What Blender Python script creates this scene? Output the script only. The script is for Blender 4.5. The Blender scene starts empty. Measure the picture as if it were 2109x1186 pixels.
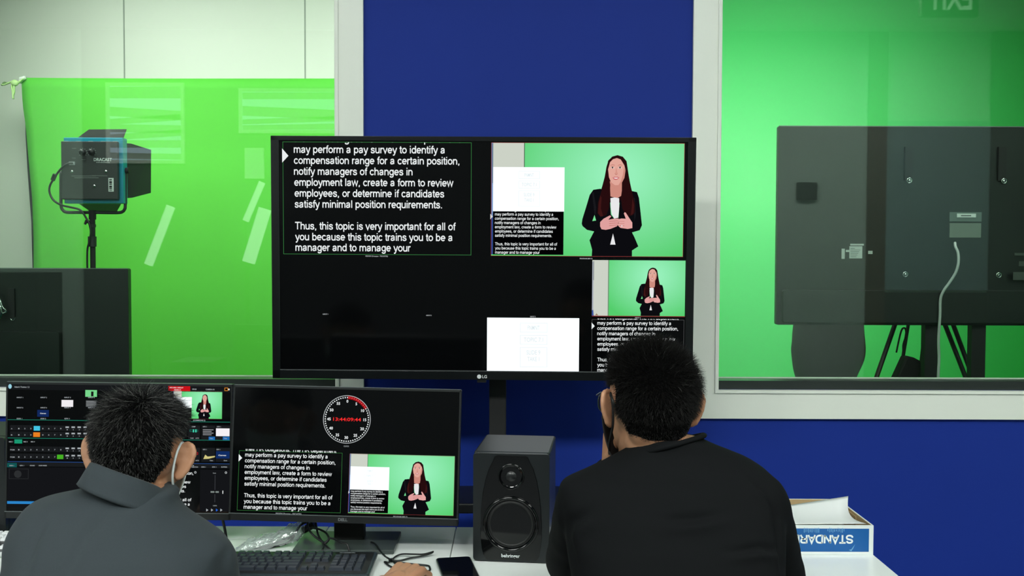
import bpy, bmesh, math, random
import numpy as np
from mathutils import Vector, Matrix, noise
from mathutils.geometry import tessellate_polygon
random.seed(7); np.random.seed(7)
S = bpy.context.scene; COL = S.collection
PI = math.pi

# ------------------------------------------------------------------ camera, world, exposure
FPX, IW, IH, CH = 2000.0, 2109, 1186, 1.43
cam_d = bpy.data.cameras.new('camera'); cam = bpy.data.objects.new('camera', cam_d); COL.objects.link(cam)
cam_d.sensor_width = 36.0; cam_d.lens = FPX * 36.0 / IW; cam_d.clip_start = 0.05
CROT = Matrix.Rotation(PI/2 - math.radians(2.0), 3, 'X') @ Matrix.Rotation(0.0035, 3, 'Z')
cam.matrix_world = Matrix.Translation((0, 0, CH)) @ CROT.to_4x4()
S.camera = cam
wd = bpy.data.worlds.new('world'); S.world = wd; wd.use_nodes = True
wd.node_tree.nodes['Background'].inputs[0].default_value = (0.9, 1.0, 0.95, 1)
wd.node_tree.nodes['Background'].inputs[1].default_value = 0.03
S.view_settings.view_transform = 'Standard'; S.view_settings.look = 'None'
S.view_settings.exposure = 0.0; S.view_settings.gamma = 1.0; S.view_settings.use_curve_mapping = False
ROOM_LAMP, STUDIO_LAMP = 40.0, 0.47        # strengths of the office panels and of the studio soft lights

def soft_lamp(name, loc, target, sx, sy, power, col):
    d = bpy.data.lights.new(name, 'AREA'); d.shape = 'RECTANGLE'; d.size = sx; d.size_y = sy
    d.energy = power * STUDIO_LAMP; d.color = col; d.spread = math.radians(125)
    o = bpy.data.objects.new(name, d); COL.objects.link(o)
    o.matrix_world = Matrix.Translation(loc) @ (Vector(target) - Vector(loc)).to_track_quat('-Z', 'Y').to_matrix().to_4x4()
    return o
SOFTS = [((-2.3, 4.3, 3.02), (-2.0, 5.6, 1.75), 44), ((-0.7, 4.2, 3.02), (-0.9, 5.6, 1.75), 40),
         ((0.9, 4.0, 3.02), (1.1, 6.2, 1.6), 75), ((2.3, 4.0, 3.02), (2.0, 6.2, 1.5), 45)]
for i, (l, t, p) in enumerate(SOFTS):
    soft_lamp('studio_lamp', l, t, 0.9, 0.6, p, (0.97, 1.0, 0.96))

# ------------------------------------------------------------------ helpers
def ray(px, py):
    return CROT @ Vector(((px - IW/2) / FPX, -(py - IH/2) / FPX, -1))
CO = Vector((0, 0, CH))
def atY(px, py, Y):
    d = ray(px, py); return CO + d * (Y / d.y)
def atZ(px, py, Z):
    d = ray(px, py); return CO + d * ((Z - CH) / d.z)
def onM(M, px, py):                     # point of a screen's own plane (its local x, z)
    n = M.to_3x3() @ Vector((0, -1, 0)); p0 = M.translation; d = ray(px, py)
    p = CO + d * ((p0 - CO).dot(n) / d.dot(n)); q = M.inverted() @ p
    return q.x, q.z

def lin(c):
    def f(v):
        v /= 255.0
        return v/12.92 if v <= 0.04045 else ((v+0.055)/1.055)**2.4
    return tuple(f(v) for v in c[:3]) + (1.0,)

MATS = {}
def mat(name, col, rough=0.5, metal=0.0, var=0.0, vscale=8.0, bump=0.0, bscale=60.0, spec=None, coat=0.0, sheen=0.0):
    if name in MATS: return MATS[name]
    m = bpy.data.materials.new(name); m.use_nodes = True; nt = m.node_tree
    b = nt.nodes['Principled BSDF']; b.inputs['Base Color'].default_value = lin(col)
    b.inputs['Roughness'].default_value = rough; b.inputs['Metallic'].default_value = metal
    if spec is not None: b.inputs['Specular IOR Level'].default_value = spec
    if coat: b.inputs['Coat Weight'].default_value = coat; b.inputs['Coat Roughness'].default_value = 0.08
    if sheen: b.inputs['Sheen Weight'].default_value = sheen
    tc = nt.nodes.new('ShaderNodeTexCoord')
    if var:
        n = nt.nodes.new('ShaderNodeTexNoise'); n.inputs['Scale'].default_value = vscale; n.inputs['Detail'].default_value = 5
        nt.links.new(tc.outputs['Object'], n.inputs['Vector'])
        mx = nt.nodes.new('ShaderNodeMix'); mx.data_type = 'RGBA'
        c = lin(col); mx.inputs[6].default_value = tuple(v*(1-var) for v in c[:3])+(1,)
        mx.inputs[7].default_value = tuple(min(1, v*(1+var)) for v in c[:3])+(1,)
        nt.links.new(n.outputs['Fac'], mx.inputs[0]); nt.links.new(mx.outputs[2], b.inputs['Base Color'])
    if bump:
        n = nt.nodes.new('ShaderNodeTexNoise'); n.inputs['Scale'].default_value = bscale; n.inputs['Detail'].default_value = 3
        nt.links.new(tc.outputs['Object'], n.inputs['Vector'])
        bp = nt.nodes.new('ShaderNodeBump'); bp.inputs['Strength'].default_value = bump; bp.inputs['Distance'].default_value = 0.004
        nt.links.new(n.outputs['Fac'], bp.inputs['Height']); nt.links.new(bp.outputs[0], b.inputs['Normal'])
    MATS[name] = m; return m
def em(col, k=1.0):
    key = 'glow_%d_%d_%d_%.2f' % (col[0], col[1], col[2], k)
    if key in MATS: return MATS[key]
    m = bpy.data.materials.new(key); m.use_nodes = True; nt = m.node_tree; nt.nodes.clear()
    e = nt.nodes.new('ShaderNodeEmission'); o = nt.nodes.new('ShaderNodeOutputMaterial')
    e.inputs[0].default_value = lin(col); e.inputs[1].default_value = k
    nt.links.new(e.outputs[0], o.inputs[0]); MATS[key] = m; return m
def em_picture():                        # the picture of a green backdrop on a screen: pale middle, deeper edges
    if 'green_picture' in MATS: return MATS['green_picture']
    m = bpy.data.materials.new('green_picture'); m.use_nodes = True; nt = m.node_tree; nt.nodes.clear()
    e = nt.nodes.new('ShaderNodeEmission'); o = nt.nodes.new('ShaderNodeOutputMaterial')
    uv = nt.nodes.new('ShaderNodeUVMap'); mp = nt.nodes.new('ShaderNodeMapping')
    mp.inputs['Location'].default_value = (-0.66, -0.52, 0); mp.inputs['Scale'].default_value = (1.0, 0.72, 1)
    g = nt.nodes.new('ShaderNodeVectorMath'); g.operation = 'LENGTH'
    r = nt.nodes.new('ShaderNodeValToRGB')
    r.color_ramp.elements[0].position = 0.08; r.color_ramp.elements[0].color = lin((150, 240, 186))
    r.color_ramp.elements[1].position = 0.62; r.color_ramp.elements[1].color = lin((84, 206, 108))
    nt.links.new(uv.outputs[0], mp.inputs[0]); nt.links.new(mp.outputs[0], g.inputs[0]); nt.links.new(g.outputs['Value'], r.inputs[0])
    nt.links.new(r.outputs[0], e.inputs[0]); nt.links.new(e.outputs[0], o.inputs[0])
    MATS['green_picture'] = m; return m
def glass_mat(name, tint=(246, 252, 248), f0=0.04, rough=0.0):
    if name in MATS: return MATS[name]
    m = bpy.data.materials.new(name); m.use_nodes = True; nt = m.node_tree; nt.nodes.clear()
    o = nt.nodes.new('ShaderNodeOutputMaterial'); t = nt.nodes.new('ShaderNodeBsdfTransparent'); g = nt.nodes.new('ShaderNodeBsdfGlossy')
    t.inputs[0].default_value = lin(tint); g.inputs['Roughness'].default_value = rough; g.inputs[0].default_value = (1, 1, 1, 1)
    lw = nt.nodes.new('ShaderNodeLayerWeight'); lw.inputs[0].default_value = 0.5
    p = nt.nodes.new('ShaderNodeMath'); p.operation = 'POWER'; p.inputs[1].default_value = 5
    a = nt.nodes.new('ShaderNodeMath'); a.operation = 'MULTIPLY_ADD'; a.inputs[1].default_value = 1 - f0; a.inputs[2].default_value = f0
    mx = nt.nodes.new('ShaderNodeMixShader')
    nt.links.new(lw.outputs['Facing'], p.inputs[0]); nt.links.new(p.outputs[0], a.inputs[0]); nt.links.new(a.outputs[0], mx.inputs[0])
    nt.links.new(t.outputs[0], mx.inputs[1]); nt.links.new(g.outputs[0], mx.inputs[2]); nt.links.new(mx.outputs[0], o.inputs[0])
    MATS[name] = m; return m

def frame_of(d):
    d = d.normalized(); a = Vector((0, 0, 1)) if abs(d.z) < 0.9 else Vector((1, 0, 0))
    x = a.cross(d).normalized(); return x, d.cross(x)

class G:
    """collects vertices and faces, links them as ONE mesh object"""
    def __init__(s, M=None): s.v = []; s.f = []; s.m = []; s.uv = {}; s.M = M or Matrix(); s.mats = []; s.mi = 0; s.sm = []
    def use(s, m):
        if m not in s.mats: s.mats.append(m)
        s.mi = s.mats.index(m); return s
    def add(s, vs, fs, smooth=False):
        b = len(s.v)
        s.v += [s.M @ Vector(v) for v in vs]
        for f in fs: s.f.append([i + b for i in f]); s.m.append(s.mi); s.sm.append(smooth)
    def box(s, x0, x1, y0, y1, z0, z1):
        s.add([(x, y, z) for x in (x0, x1) for y in (y0, y1) for z in (z0, z1)],
              [(0,1,3,2),(4,6,7,5),(0,4,5,1),(2,3,7,6),(0,2,6,4),(1,5,7,3)])
    def rbox(s, x0, x1, y0, y1, z0, z1, r=0.004, seg=3):          # box with rounded vertical-in-front edges, rounded in x-z
        pts = rrect(x0, x1, z0, z1, r, seg); s.prism_y(pts, y0, y1)
    def rboxz(s, x0, x1, y0, y1, z0, z1, r=0.004, seg=3):
        pts = rrect(x0, x1, y0, y1, r, seg); n = len(pts)
        vs = [(p[0], p[1], z0) for p in pts] + [(p[0], p[1], z1) for p in pts]
        s.add(vs, [tuple(range(n))[::-1], tuple(range(n, 2*n))] + [(i, (i+1) % n, n+(i+1) % n, n+i) for i in range(n)])
    def prism_y(s, pts, y0, y1):
        n = len(pts); tri = tessellate_polygon([[Vector((p[0], p[1], 0)) for p in pts]])
        vs = [(p[0], y0, p[1]) for p in pts] + [(p[0], y1, p[1]) for p in pts]
        fs = [tuple(t) for t in tri] + [tuple(n+i for i in t[::-1]) for t in tri]
        s.add(vs, fs + [(i, (i+1) % n, n+(i+1) % n, n+i) for i in range(n)])
    def tube(s, p0, p1, r0, r1=None, n=12, caps=True):
        r1 = r0 if r1 is None else r1; p0 = Vector(p0); p1 = Vector(p1); x, y = frame_of(p1-p0)
        vs = [];
        for p, r in ((p0, r0), (p1, r1)):
            vs += [p + (x*math.cos(2*PI*i/n) + y*math.sin(2*PI*i/n))*r for i in range(n)]
        fs = [(i, (i+1) % n, n+(i+1) % n, n+i) for i in range(n)]
        s.add(vs, fs, True)
        if caps: s.add(vs[:n], [tuple(range(n))[::-1]]); s.add(vs[n:], [tuple(range(n))])
    def sweep(s, pts, r, n=8, flat=1.0):
        pts = [Vector(p) for p in pts]; vs = []; fs = []; px = None
        for k, p in enumerate(pts):
            d = (pts[min(k+1, len(pts)-1)] - pts[max(k-1, 0)]).normalized()
            if px is None: px, _ = frame_of(d)
            px = (px - d*px.dot(d)).normalized(); py = d.cross(px); rr = r[k] if hasattr(r, '__len__') else r
            vs += [p + (px*math.cos(2*PI*i/n) + py*math.sin(2*PI*i/n)*flat)*rr for i in range(n)]
        for k in range(len(pts)-1):
            fs += [(k*n+i, k*n+(i+1) % n, (k+1)*n+(i+1) % n, (k+1)*n+i) for i in range(n)]
        L = len(pts)-1
        fs += [tuple(range(n))[::-1], tuple(L*n+i for i in range(n))]
        s.add(vs, fs, True)
    def lathe_y(s, c, prof, n=32, cap=True):                      # profile [(radius, y)] about the y axis through c
        vs = []; fs = []
        for r, y in prof: vs += [(c[0]+r*math.cos(2*PI*i/n), c[1]+y, c[2]+r*math.sin(2*PI*i/n)) for i in range(n)]
        for k in range(len(prof)-1): fs += [(k*n+i, k*n+(i+1) % n, (k+1)*n+(i+1) % n, (k+1)*n+i) for i in range(n)]
        s.add(vs, fs, True)
    def ell(s, c, r, rot=None, nu=20, nv=14):
        R = rot or Matrix.Identity(3); c = Vector(c); vs = []; fs = []
        for j in range(1, nv):
            t = PI*j/nv
            vs += [c + R @ Vector((r[0]*math.sin(t)*math.cos(2*PI*i/nu), r[1]*math.sin(t)*math.sin(2*PI*i/nu), r[2]*math.cos(t))) for i in range(nu)]
        top = len(vs); vs += [c + R @ Vector((0, 0, r[2])), c + R @ Vector((0, 0, -r[2]))]
        for j in range(nv-2): fs += [(j*nu+i, (j+1)*nu+i, (j+1)*nu+(i+1) % nu, j*nu+(i+1) % nu) for i in range(nu)]
        fs += [(top, i, (i+1) % nu) for i in range(nu)] + [(top+1, (nv-2)*nu+(i+1) % nu, (nv-2)*nu+i) for i in range(nu)]
        s.add(vs, fs, True)
    def cap(s, p0, r0, p1, r1, n=16):                             # tapered capsule
        p0 = Vector(p0); p1 = Vector(p1); d = p1-p0; x, y = frame_of(d); d.normalize(); pr = []
        for k in range(1, 6): a = PI/2*(1-k/5.0); pr.append((p0 - d*r0*math.sin(a), r0*math.cos(a)))
        for k in range(0, 5): a = PI/2*k/5.0; pr.append((p1 + d*r1*math.sin(a), r1*math.cos(a)))
        vs = []; fs = []
        for c, r in pr: vs += [c + (x*math.cos(2*PI*i/n) + y*math.sin(2*PI*i/n))*r for i in range(n)]
        a = len(vs); vs += [p0 - d*r0, p1 + d*r1]
        for k in range(len(pr)-1): fs += [(k*n+i, k*n+(i+1) % n, (k+1)*n+(i+1) % n, (k+1)*n+i) for i in range(n)]
        L = (len(pr)-1)*n
        fs += [(a, (i+1) % n, i) for i in range(n)] + [(a+1, L+i, L+(i+1) % n) for i in range(n)]
        s.add(vs, fs, True)
    def loft(s, rings, n=40, p=2.4):                              # rings (z, cx, cy, rx, ry), horizontal superellipses
        rings = smooth_rings(rings); vs = []; fs = []
        for z, cx, cy, rx, ry in rings:
            for i in range(n):
                a = 2*PI*i/n; c, q = math.cos(a), math.sin(a)
                vs.append((cx + rx*math.copysign(abs(c)**(2/p), c), cy + ry*math.copysign(abs(q)**(2/p), q), z))
        for k in range(len(rings)-1): fs += [(k*n+i, k*n+(i+1) % n, (k+1)*n+(i+1) % n, (k+1)*n+i) for i in range(n)]
        L = (len(rings)-1)*n
        fs += [tuple(range(n))[::-1], tuple(L+i for i in range(n))]
        s.add(vs, fs, True)
    def poly(s, pts, y, uvs=None):                                # flat polygon in local x-z, facing -y
        tri = tessellate_polygon([[Vector((p[0], p[1], 0)) for p in pts]])
        s.add([(p[0], y, p[1]) for p in pts], [tuple(t) for t in tri])
    def mesh(s, name, origin=(0, 0, 0)):
        me = bpy.data.meshes.new(name); o = Vector(origin)
        me.from_pydata([tuple(v-o) for v in s.v], [], s.f)
        for m in s.mats: me.materials.append(m)
        me.polygons.foreach_set('material_index', s.m); me.polygons.foreach_set('use_smooth', s.sm)
        me.update(); return me
    def build(s, name, m=None, parent=None, bevel=0.0, recalc=True):
        if m is not None: s.mats = [m]; s.m = [0]*len(s.f)
        o = Vector(parent['_o']) if parent is not None and '_o' in parent else Vector((0, 0, 0))
        me = s.mesh(name, o)
        if recalc:
            bm = bmesh.new(); bm.from_mesh(me); bmesh.ops.recalc_face_normals(bm, faces=bm.faces); bm.to_mesh(me); bm.free()
        ob = bpy.data.objects.new(name, me); COL.objects.link(ob)
        if parent is not None: ob.parent = parent; ob['_o'] = tuple(o)
        if bevel:
            b = ob.modifiers.new('bevel', 'BEVEL'); b.width = bevel; b.segments = 2; b.limit_method = 'ANGLE'; b.angle_limit = math.radians(40)
        return ob
def rrect(x0, x1, z0, z1, r, seg=3):
    pts = []
    for cx, cz, a0 in ((x1-r, z1-r, 0), (x0+r, z1-r, 90), (x0+r, z0+r, 180), (x1-r, z0+r, 270)):
        for k in range(seg+1):
            a = math.radians(a0 + 90*k/seg); pts.append((cx+r*math.cos(a), cz+r*math.sin(a)))
    return pts
def smooth_rings(r, sub=4):
    r = np.array(r, float); out = []
    for k in range(len(r)-1):
        p0, p1, p2, p3 = r[max(k-1, 0)], r[k], r[k+1], r[min(k+2, len(r)-1)]
        for t in np.arange(sub)/sub:
            h = 0.5*((2*p1) + (p2-p0)*t + (2*p0-5*p1+4*p2-p3)*t*t + (3*p1-p0-3*p2+p3)*t**3)
            h[0] = p1[0] + (p2[0]-p1[0])*t; h[3:] = np.maximum(h[3:], 0.003); out.append(h)
    out.append(r[-1]); return out
def curve(pts, sub=6):
    p = np.array([tuple(q) for q in pts], float); out = []
    for k in range(len(p)-1):
        a, b, c, d = p[max(k-1, 0)], p[k], p[k+1], p[min(k+2, len(p)-1)]
        for t in np.arange(sub)/sub:
            out.append(Vector(0.5*((2*b) + (c-a)*t + (2*a-5*b+4*c-d)*t*t + (3*b-a-3*c+d)*t**3)))
    out.append(Vector(p[-1])); return out

def thing(name, label, cat, loc=(0, 0, 0), group=None, kind=None):
    o = bpy.data.objects.new(name, None); COL.objects.link(o); o.location = loc; o.empty_display_size = 0.05
    o['_o'] = tuple(loc); tag(o, label, cat, group, kind); return o
def tag(o, label, cat, group=None, kind=None):
    o['label'] = label; o['category'] = cat
    if group: o['group'] = group
    if kind: o['kind'] = kind
    return o
def struct(o, label=None, cat=None):
    o['kind'] = 'structure'
    if label: o['label'] = label
    if cat: o['category'] = cat
    return o
def part(o, label): o['label'] = label; return o

def _arc(cx, cy, rx, ry, a0, a1, n=14):
    return [(cx+rx*math.cos(math.radians(a0+(a1-a0)*i/n)), cy+ry*math.sin(math.radians(a0+(a1-a0)*i/n))) for i in range(n+1)]
def _sm(*p): return [(v.x, v.y) for v in curve([(a, b, 0) for a, b in p], 4)]
GLY = {' ': (.388, []), '.': (.388, [[(.19, 0), (.19, .135)]]), ',': (.388, [[(.20, .135), (.20, .0), (.14, -.13)]]),
 'a': (.777, [_sm((.13,.50),(.20,.61),(.36,.655),(.52,.63),(.585,.52)) + _sm((.585,.15),(.62,.05)), _sm((.585,.40),(.36,.365),(.17,.30),(.115,.19),(.17,.09),(.32,.06),(.50,.12),(.585,.26))]),
 'b': (.777, [[(.13,0),(.13,1)], _arc(.40,.36,.27,.30,0,360,20)]), 'c': (.698, [_arc(.38,.36,.28,.30,38,322,18)]), 'd': (.777, [[(.65,0),(.65,1)], _arc(.38,.36,.27,.30,0,360,20)]),
 'e': (.777, [[(.12,.365),(.67,.365)] + _arc(.39,.36,.285,.30,4,318,20)]), 'f': (.388, [_sm((.20,0),(.20,.40),(.20,.76),(.25,.90),(.35,.94),(.42,.93)), [(.02,.655),(.39,.655)]]),
 'g': (.777, [_arc(.38,.36,.27,.30,0,360,20), [(.65,.72)] + _sm((.65,.10),(.64,-.06),(.57,-.19),(.40,-.235),(.22,-.20),(.13,-.10))]),
 'h': (.777, [[(.13,0),(.13,1)], _sm((.13,.42),(.20,.58),(.37,.655),(.55,.61),(.64,.47)) + [(.64,0)]]), 'i': (.310, [[(.155,0),(.155,.72)], [(.155,.87),(.155,1.0)]]), 'l': (.310, [[(.155,0),(.155,1)]]),
 'm': (1.163, [[(.13,0),(.13,.72)], _sm((.13,.44),(.20,.60),(.34,.655),(.50,.61),(.58,.47)) + [(.58,0)], _sm((.58,.44),(.65,.60),(.79,.655),(.95,.61),(1.03,.47)) + [(1.03,0)]]),
 'n': (.777, [[(.13,0),(.13,.72)], _sm((.13,.42),(.20,.58),(.37,.655),(.55,.61),(.64,.47)) + [(.64,0)]]), 'o': (.777, [_arc(.39,.36,.29,.30,0,360,22)]),
 'p': (.777, [[(.13,-.28),(.13,.72)], _arc(.40,.36,.27,.30,0,360,20)]), 'q': (.777, [[(.65,-.28),(.65,.72)], _arc(.38,.36,.27,.30,0,360,20)]), 'r': (.465, [[(.13,0),(.13,.72)], _sm((.13,.38),(.19,.57),(.31,.65),(.45,.635))]),
 's': (.698, [_sm((.585,.50),(.50,.62),(.34,.66),(.18,.61),(.13,.52),(.18,.43),(.36,.37),(.54,.30),(.595,.20),(.54,.10),(.36,.055),(.18,.09),(.09,.22))]), 't': (.388, [[(.19,.92)] + _sm((.19,.20),(.22,.09),(.31,.062),(.39,.07)), [(.02,.655),(.38,.655)]]),
 'u': (.777, [[(.13,.72)] + _sm((.13,.25),(.20,.10),(.38,.06),(.56,.12),(.64,.28)), [(.64,.72),(.64,0)]]), 'v': (.698, [[(.05,.72),(.35,.03),(.65,.72)]]), 'w': (1.008, [[(.05,.72),(.27,.04),(.50,.70),(.74,.04),(.96,.72)]]),
 'y': (.698, [[(.05,.72),(.36,.03)], [(.65,.72),(.37,-.02)] + _sm((.31,-.15),(.22,-.235),(.08,-.22))]),
 'T': (.853, [[(.03,.935),(.82,.935)], [(.425,0),(.425,.935)]]), 'H': (1.008, [[(.16,0),(.16,1)], [(.85,0),(.85,1)], [(.16,.53),(.85,.53)]]),
 'R': (1.008, [[(.16,0),(.16,1)], [(.16,.935)] + _sm((.60,.935),(.80,.87),(.86,.73),(.80,.57),(.60,.49)) + [(.16,.49)], _sm((.50,.49),(.66,.40),(.76,.24)) + [(.93,0)]]),
 'S': (.93, [_sm((.80,.72),(.72,.87),(.47,.94),(.22,.88),(.13,.74),(.22,.60),(.47,.53),(.74,.45),(.83,.28),(.73,.12),(.47,.06),(.19,.13),(.09,.31))]), 'A': (.93, [[(.05,0),(.465,.97),(.88,0)], [(.2,.33),(.73,.33)]]),
 'N': (1.008, [[(.15,0),(.15,1)], [(.15,.96),(.86,.04)], [(.86,0),(.86,1)]]), 'D': (1.008, [[(.16,0),(.16,1)], [(.16,.935)] + _sm((.48,.935),(.75,.86),(.88,.64),(.88,.36),(.75,.14),(.48,.065)) + [(.16,.065)]])}
def stroke_shape(body, w):
    vs = []; fs = []; x = 0.0; h = w/2
    for ch in body:
        adv, st = GLY[ch]
        for p in st:
            q = [p[0]] + [b for a, b in zip(p, p[1:]) if abs(a[0]-b[0])+abs(a[1]-b[1]) > 1e-4]; n = len(q); b0 = len(vs)
            for i in range(n):
                a, b, c = q[max(i-1, 0)], q[i], q[min(i+1, n-1)]
                d1 = Vector((b[0]-a[0], b[1]-a[1])); d2 = Vector((c[0]-b[0], c[1]-b[1]))
                if d1.length < 1e-6: d1 = d2
                if d2.length < 1e-6: d2 = d1
                if i in (0, n-1) and abs(q[0][0]-q[-1][0])+abs(q[0][1]-q[-1][1]) < 1e-3: d1 = Vector((q[-1][0]-q[-2][0], q[-1][1]-q[-2][1])); d2 = Vector((q[1][0]-q[0][0], q[1][1]-q[0][1]))
                d1.normalize(); d2.normalize(); t = d1+d2; t = t.normalized() if t.length > 1e-3 else d1
                k = h/max(0.45, t.dot(d1)); nx, ny = -t.y*k, t.x*k
                vs += [(x+b[0]+nx, b[1]+ny), (x+b[0]-nx, b[1]-ny)]
            fs += [(b0+2*i, b0+2*i+1, b0+2*i+3, b0+2*i+2) for i in range(n-1)]
        x += adv
    return vs, fs

TEXTS = {}
def text_shape(body, bold=0.0):
    k = (body, bold)
    if k not in TEXTS and bold < 0:                                # plain sans letters drawn as strokes of width -bold
        vs, fs = stroke_shape(body, -bold); x0 = min(v[0] for v in vs); vs = [(v[0]-x0, v[1]) for v in vs]
        TEXTS[k] = (vs, fs, max(v[0] for v in vs))
    if k not in TEXTS:
        c = bpy.data.curves.new('lettering', 'FONT'); c.body = body; c.size = 1; c.fill_mode = 'FRONT'; c.resolution_u = 3; c.offset = bold
        o = bpy.data.objects.new('lettering', c); COL.objects.link(o)
        me = bpy.data.meshes.new_from_object(o.evaluated_get(bpy.context.evaluated_depsgraph_get()))
        vs = [(v.co.x, v.co.y) for v in me.vertices]; fs = [tuple(p.vertices) for p in me.polygons]
        bpy.data.objects.remove(o); bpy.data.curves.remove(c); bpy.data.meshes.remove(me)
        x0 = min(v[0] for v in vs); vs = [(v[0]-x0, v[1]) for v in vs]
        TEXTS[k] = (vs, fs, max(v[0] for v in vs))
    return TEXTS[k]
CAPH = None
def text(g, body, x, z, y, width=None, cap=None, bold=0.0, cut=None, align='l', flip=1):
    """lettering lying flat at local depth y; cap = height of capitals, width = length of the line; cut = keep only what is below z=cut"""
    global CAPH
    if CAPH is None: CAPH = max(v[1] for v in text_shape('H')[0])
    vs, fs, w = text_shape(body, bold)
    sy = cap/(CAPH if bold >= 0 else 1.0) if cap else width/w
    sx = width/w if width else sy
    if align == 'c': x -= w*sx/2*flip
    pts = [(x + flip*v[0]*sx, z + flip*v[1]*sy) for v in vs]
    if cut is not None:
        bm = bmesh.new(); bv = [bm.verts.new((p[0], p[1], 0)) for p in pts]
        for f in fs:
            try: bm.faces.new([bv[i] for i in f])
            except ValueError: pass
        bmesh.ops.bisect_plane(bm, geom=list(bm.verts)+list(bm.edges)+list(bm.faces), plane_co=(0, cut, 0), plane_no=(0, 1, 0), clear_outer=True)
        bm.verts.index_update(); pts = [(v.co.x, v.co.y) for v in bm.verts]; fs = [tuple(v.index for v in f.verts) for f in bm.faces]; bm.free()
    g.add([(p[0], y, p[1]) for p in pts], fs)

# ------------------------------------------------------------------ materials
white_trim = mat('white_painted_trim', (236, 240, 230), 0.35)
blue_paint = mat('blue_wall_paint', (25, 50, 142), 0.6, var=0.05, vscale=3, bump=0.05, bscale=220, spec=0.15)
grey_wall = mat('grey_paint_green_spill', (182, 205, 191), 0.6, var=0.03, vscale=2)  # green spill from the studio is mixed into this wall colour
pale_panel = mat('pale_wall_panel', (220, 226, 212), 0.5)
carpet = mat('grey_carpet', (96, 98, 100), 0.95, var=0.3, vscale=120, bump=0.4, bscale=300)
studio_floor_m = mat('studio_green_floor', (60, 185, 85), 0.6)
tile_m = mat('white_ceiling_tile', (225, 226, 220), 0.9, bump=0.2, bscale=150)
dark_channel = mat('dark_glazing_channel', (38, 44, 42), 0.3)
cloth_green = mat('green_chroma_cloth', (84, 190, 56), 0.75, var=0.03, vscale=2, bump=0.1, bscale=6)
wall_green = mat('green_chroma_paint', (82, 208, 112), 0.6)
black_pl = mat('black_plastic', (20, 22, 23), 0.35)
black_matte = mat('black_matte_plastic', (9, 10, 11), 0.7, bump=0.1, bscale=400)
gloss_black = mat('glossy_black', (6, 7, 8), 0.06)
screen_black = mat('black_screen_glass', (7, 8, 9), 0.09, spec=0.4)
tv_back_m = mat('tv_back_plastic', (18, 27, 23), 0.4)  # green studio light is tinted into the plastic's colour
desk_white = mat('white_laminate', (234, 239, 236), 0.22, var=0.01, vscale=3)
metal_grey = mat('grey_metal', (140, 146, 146), 0.35, 0.9)
chrome = mat('chrome', (210, 214, 212), 0.15, 1.0)
teal_m = mat('teal_anodised_metal', (0, 138, 162), 0.35, 0.1)
pane_glass = glass_mat('window_glass')
wood_door = mat('dark_wood_door', (84, 66, 52), 0.5, var=0.2, vscale=6)

# ------------------------------------------------------------------ the setting
def boxes(name, bs, m, **k):
    g = G()
    for b in bs: g.box(*b)
    return struct(g.build(name, m), **k)
XL, XR, YB, ZC = -5.2, 5.2, -2.5, 3.5
WF = 3.25                                   # face of the front wall
boxes('floor', [(XL, XR, YB, WF, -0.1, 0)], carpet)
boxes('ceiling', [(XL, XR, YB, WF, ZC, ZC+0.1)], tile_m)
W1, W2, WB, WT = (-2.75, -0.587), (0.689, 2.85), 0.978, 2.55
boxes('wall_front', [(XL, XR, WF, WF+0.12, 0, WB), (XL, XR, WF, WF+0.12, WT, ZC), (XL, W1[0], WF, WF+0.12, WB, WT),
                     (W1[1], W2[0], WF, WF+0.12, WB, WT), (W2[1], XR, WF, WF+0.12, WB, WT)], blue_paint)
boxes('wall_back', [(XL, XR, YB-0.1, YB, 0, ZC)], grey_wall)
boxes('wall_left', [(XL-0.1, XL, YB, WF, 0, ZC)], grey_wall)
boxes('wall_right', [(XR, XR+0.1, YB, WF, 0, ZC)], grey_wall)
for n, (a, b) in ((1, W1), (2, W2)):
    w = thing('window_%d' % n, 'interior studio window in a white frame, ' + ('left of' if n == 1 else 'right of') + ' the wall television', 'window', (0.5*(a+b), WF, WB), kind='structure')
    g = G(); t = 0.092; y0, y1 = WF-0.016, WF-0.0005
    g.box(a-t, b+t, y0, y1, WB-t-0.004, WB); g.box(a-t, b+t, y0, y1, WT, WT+t); g.box(a-t, a, y0, y1, WB, WT); g.box(b, b+t, y0, y1, WB, WT)
    e = 0.010                                # raised inner lip and the reveal lining
    for (q0, q1, r0, r1) in ((a-e, b+e, WB-e, WB), (a-e, b+e, WT, WT+e), (a-e, a, WB, WT), (b, b+e, WB, WT)): g.box(q0, q1, y0-0.006, y0, r0, r1)
    g.box(a, a+0.003, WF-0.016, WF+0.12, WB, WT); g.box(b-0.003, b, WF-0.016, WF+0.12, WB, WT)
    g.build('window_frame', white_trim, w)
    g = G(); g.box(a+0.003, b-0.003, WF+0.005, WF+0.075, WB, WB+0.029); g.build('glazing_channel', dark_channel, w)
    g = G(); g.box(a+0.003, b-0.003, WF+0.075, WF+0.079, WB, WB+0.033); g.build('channel_glint', white_trim, w)  # white strip standing in for the bright reflection along the channel top
    g = G(); g.box(a+0.004, b-0.004, WF+0.03, WF+0.040, WB+0.02, WT); g.build('pane', pane_glass, w)

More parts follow.
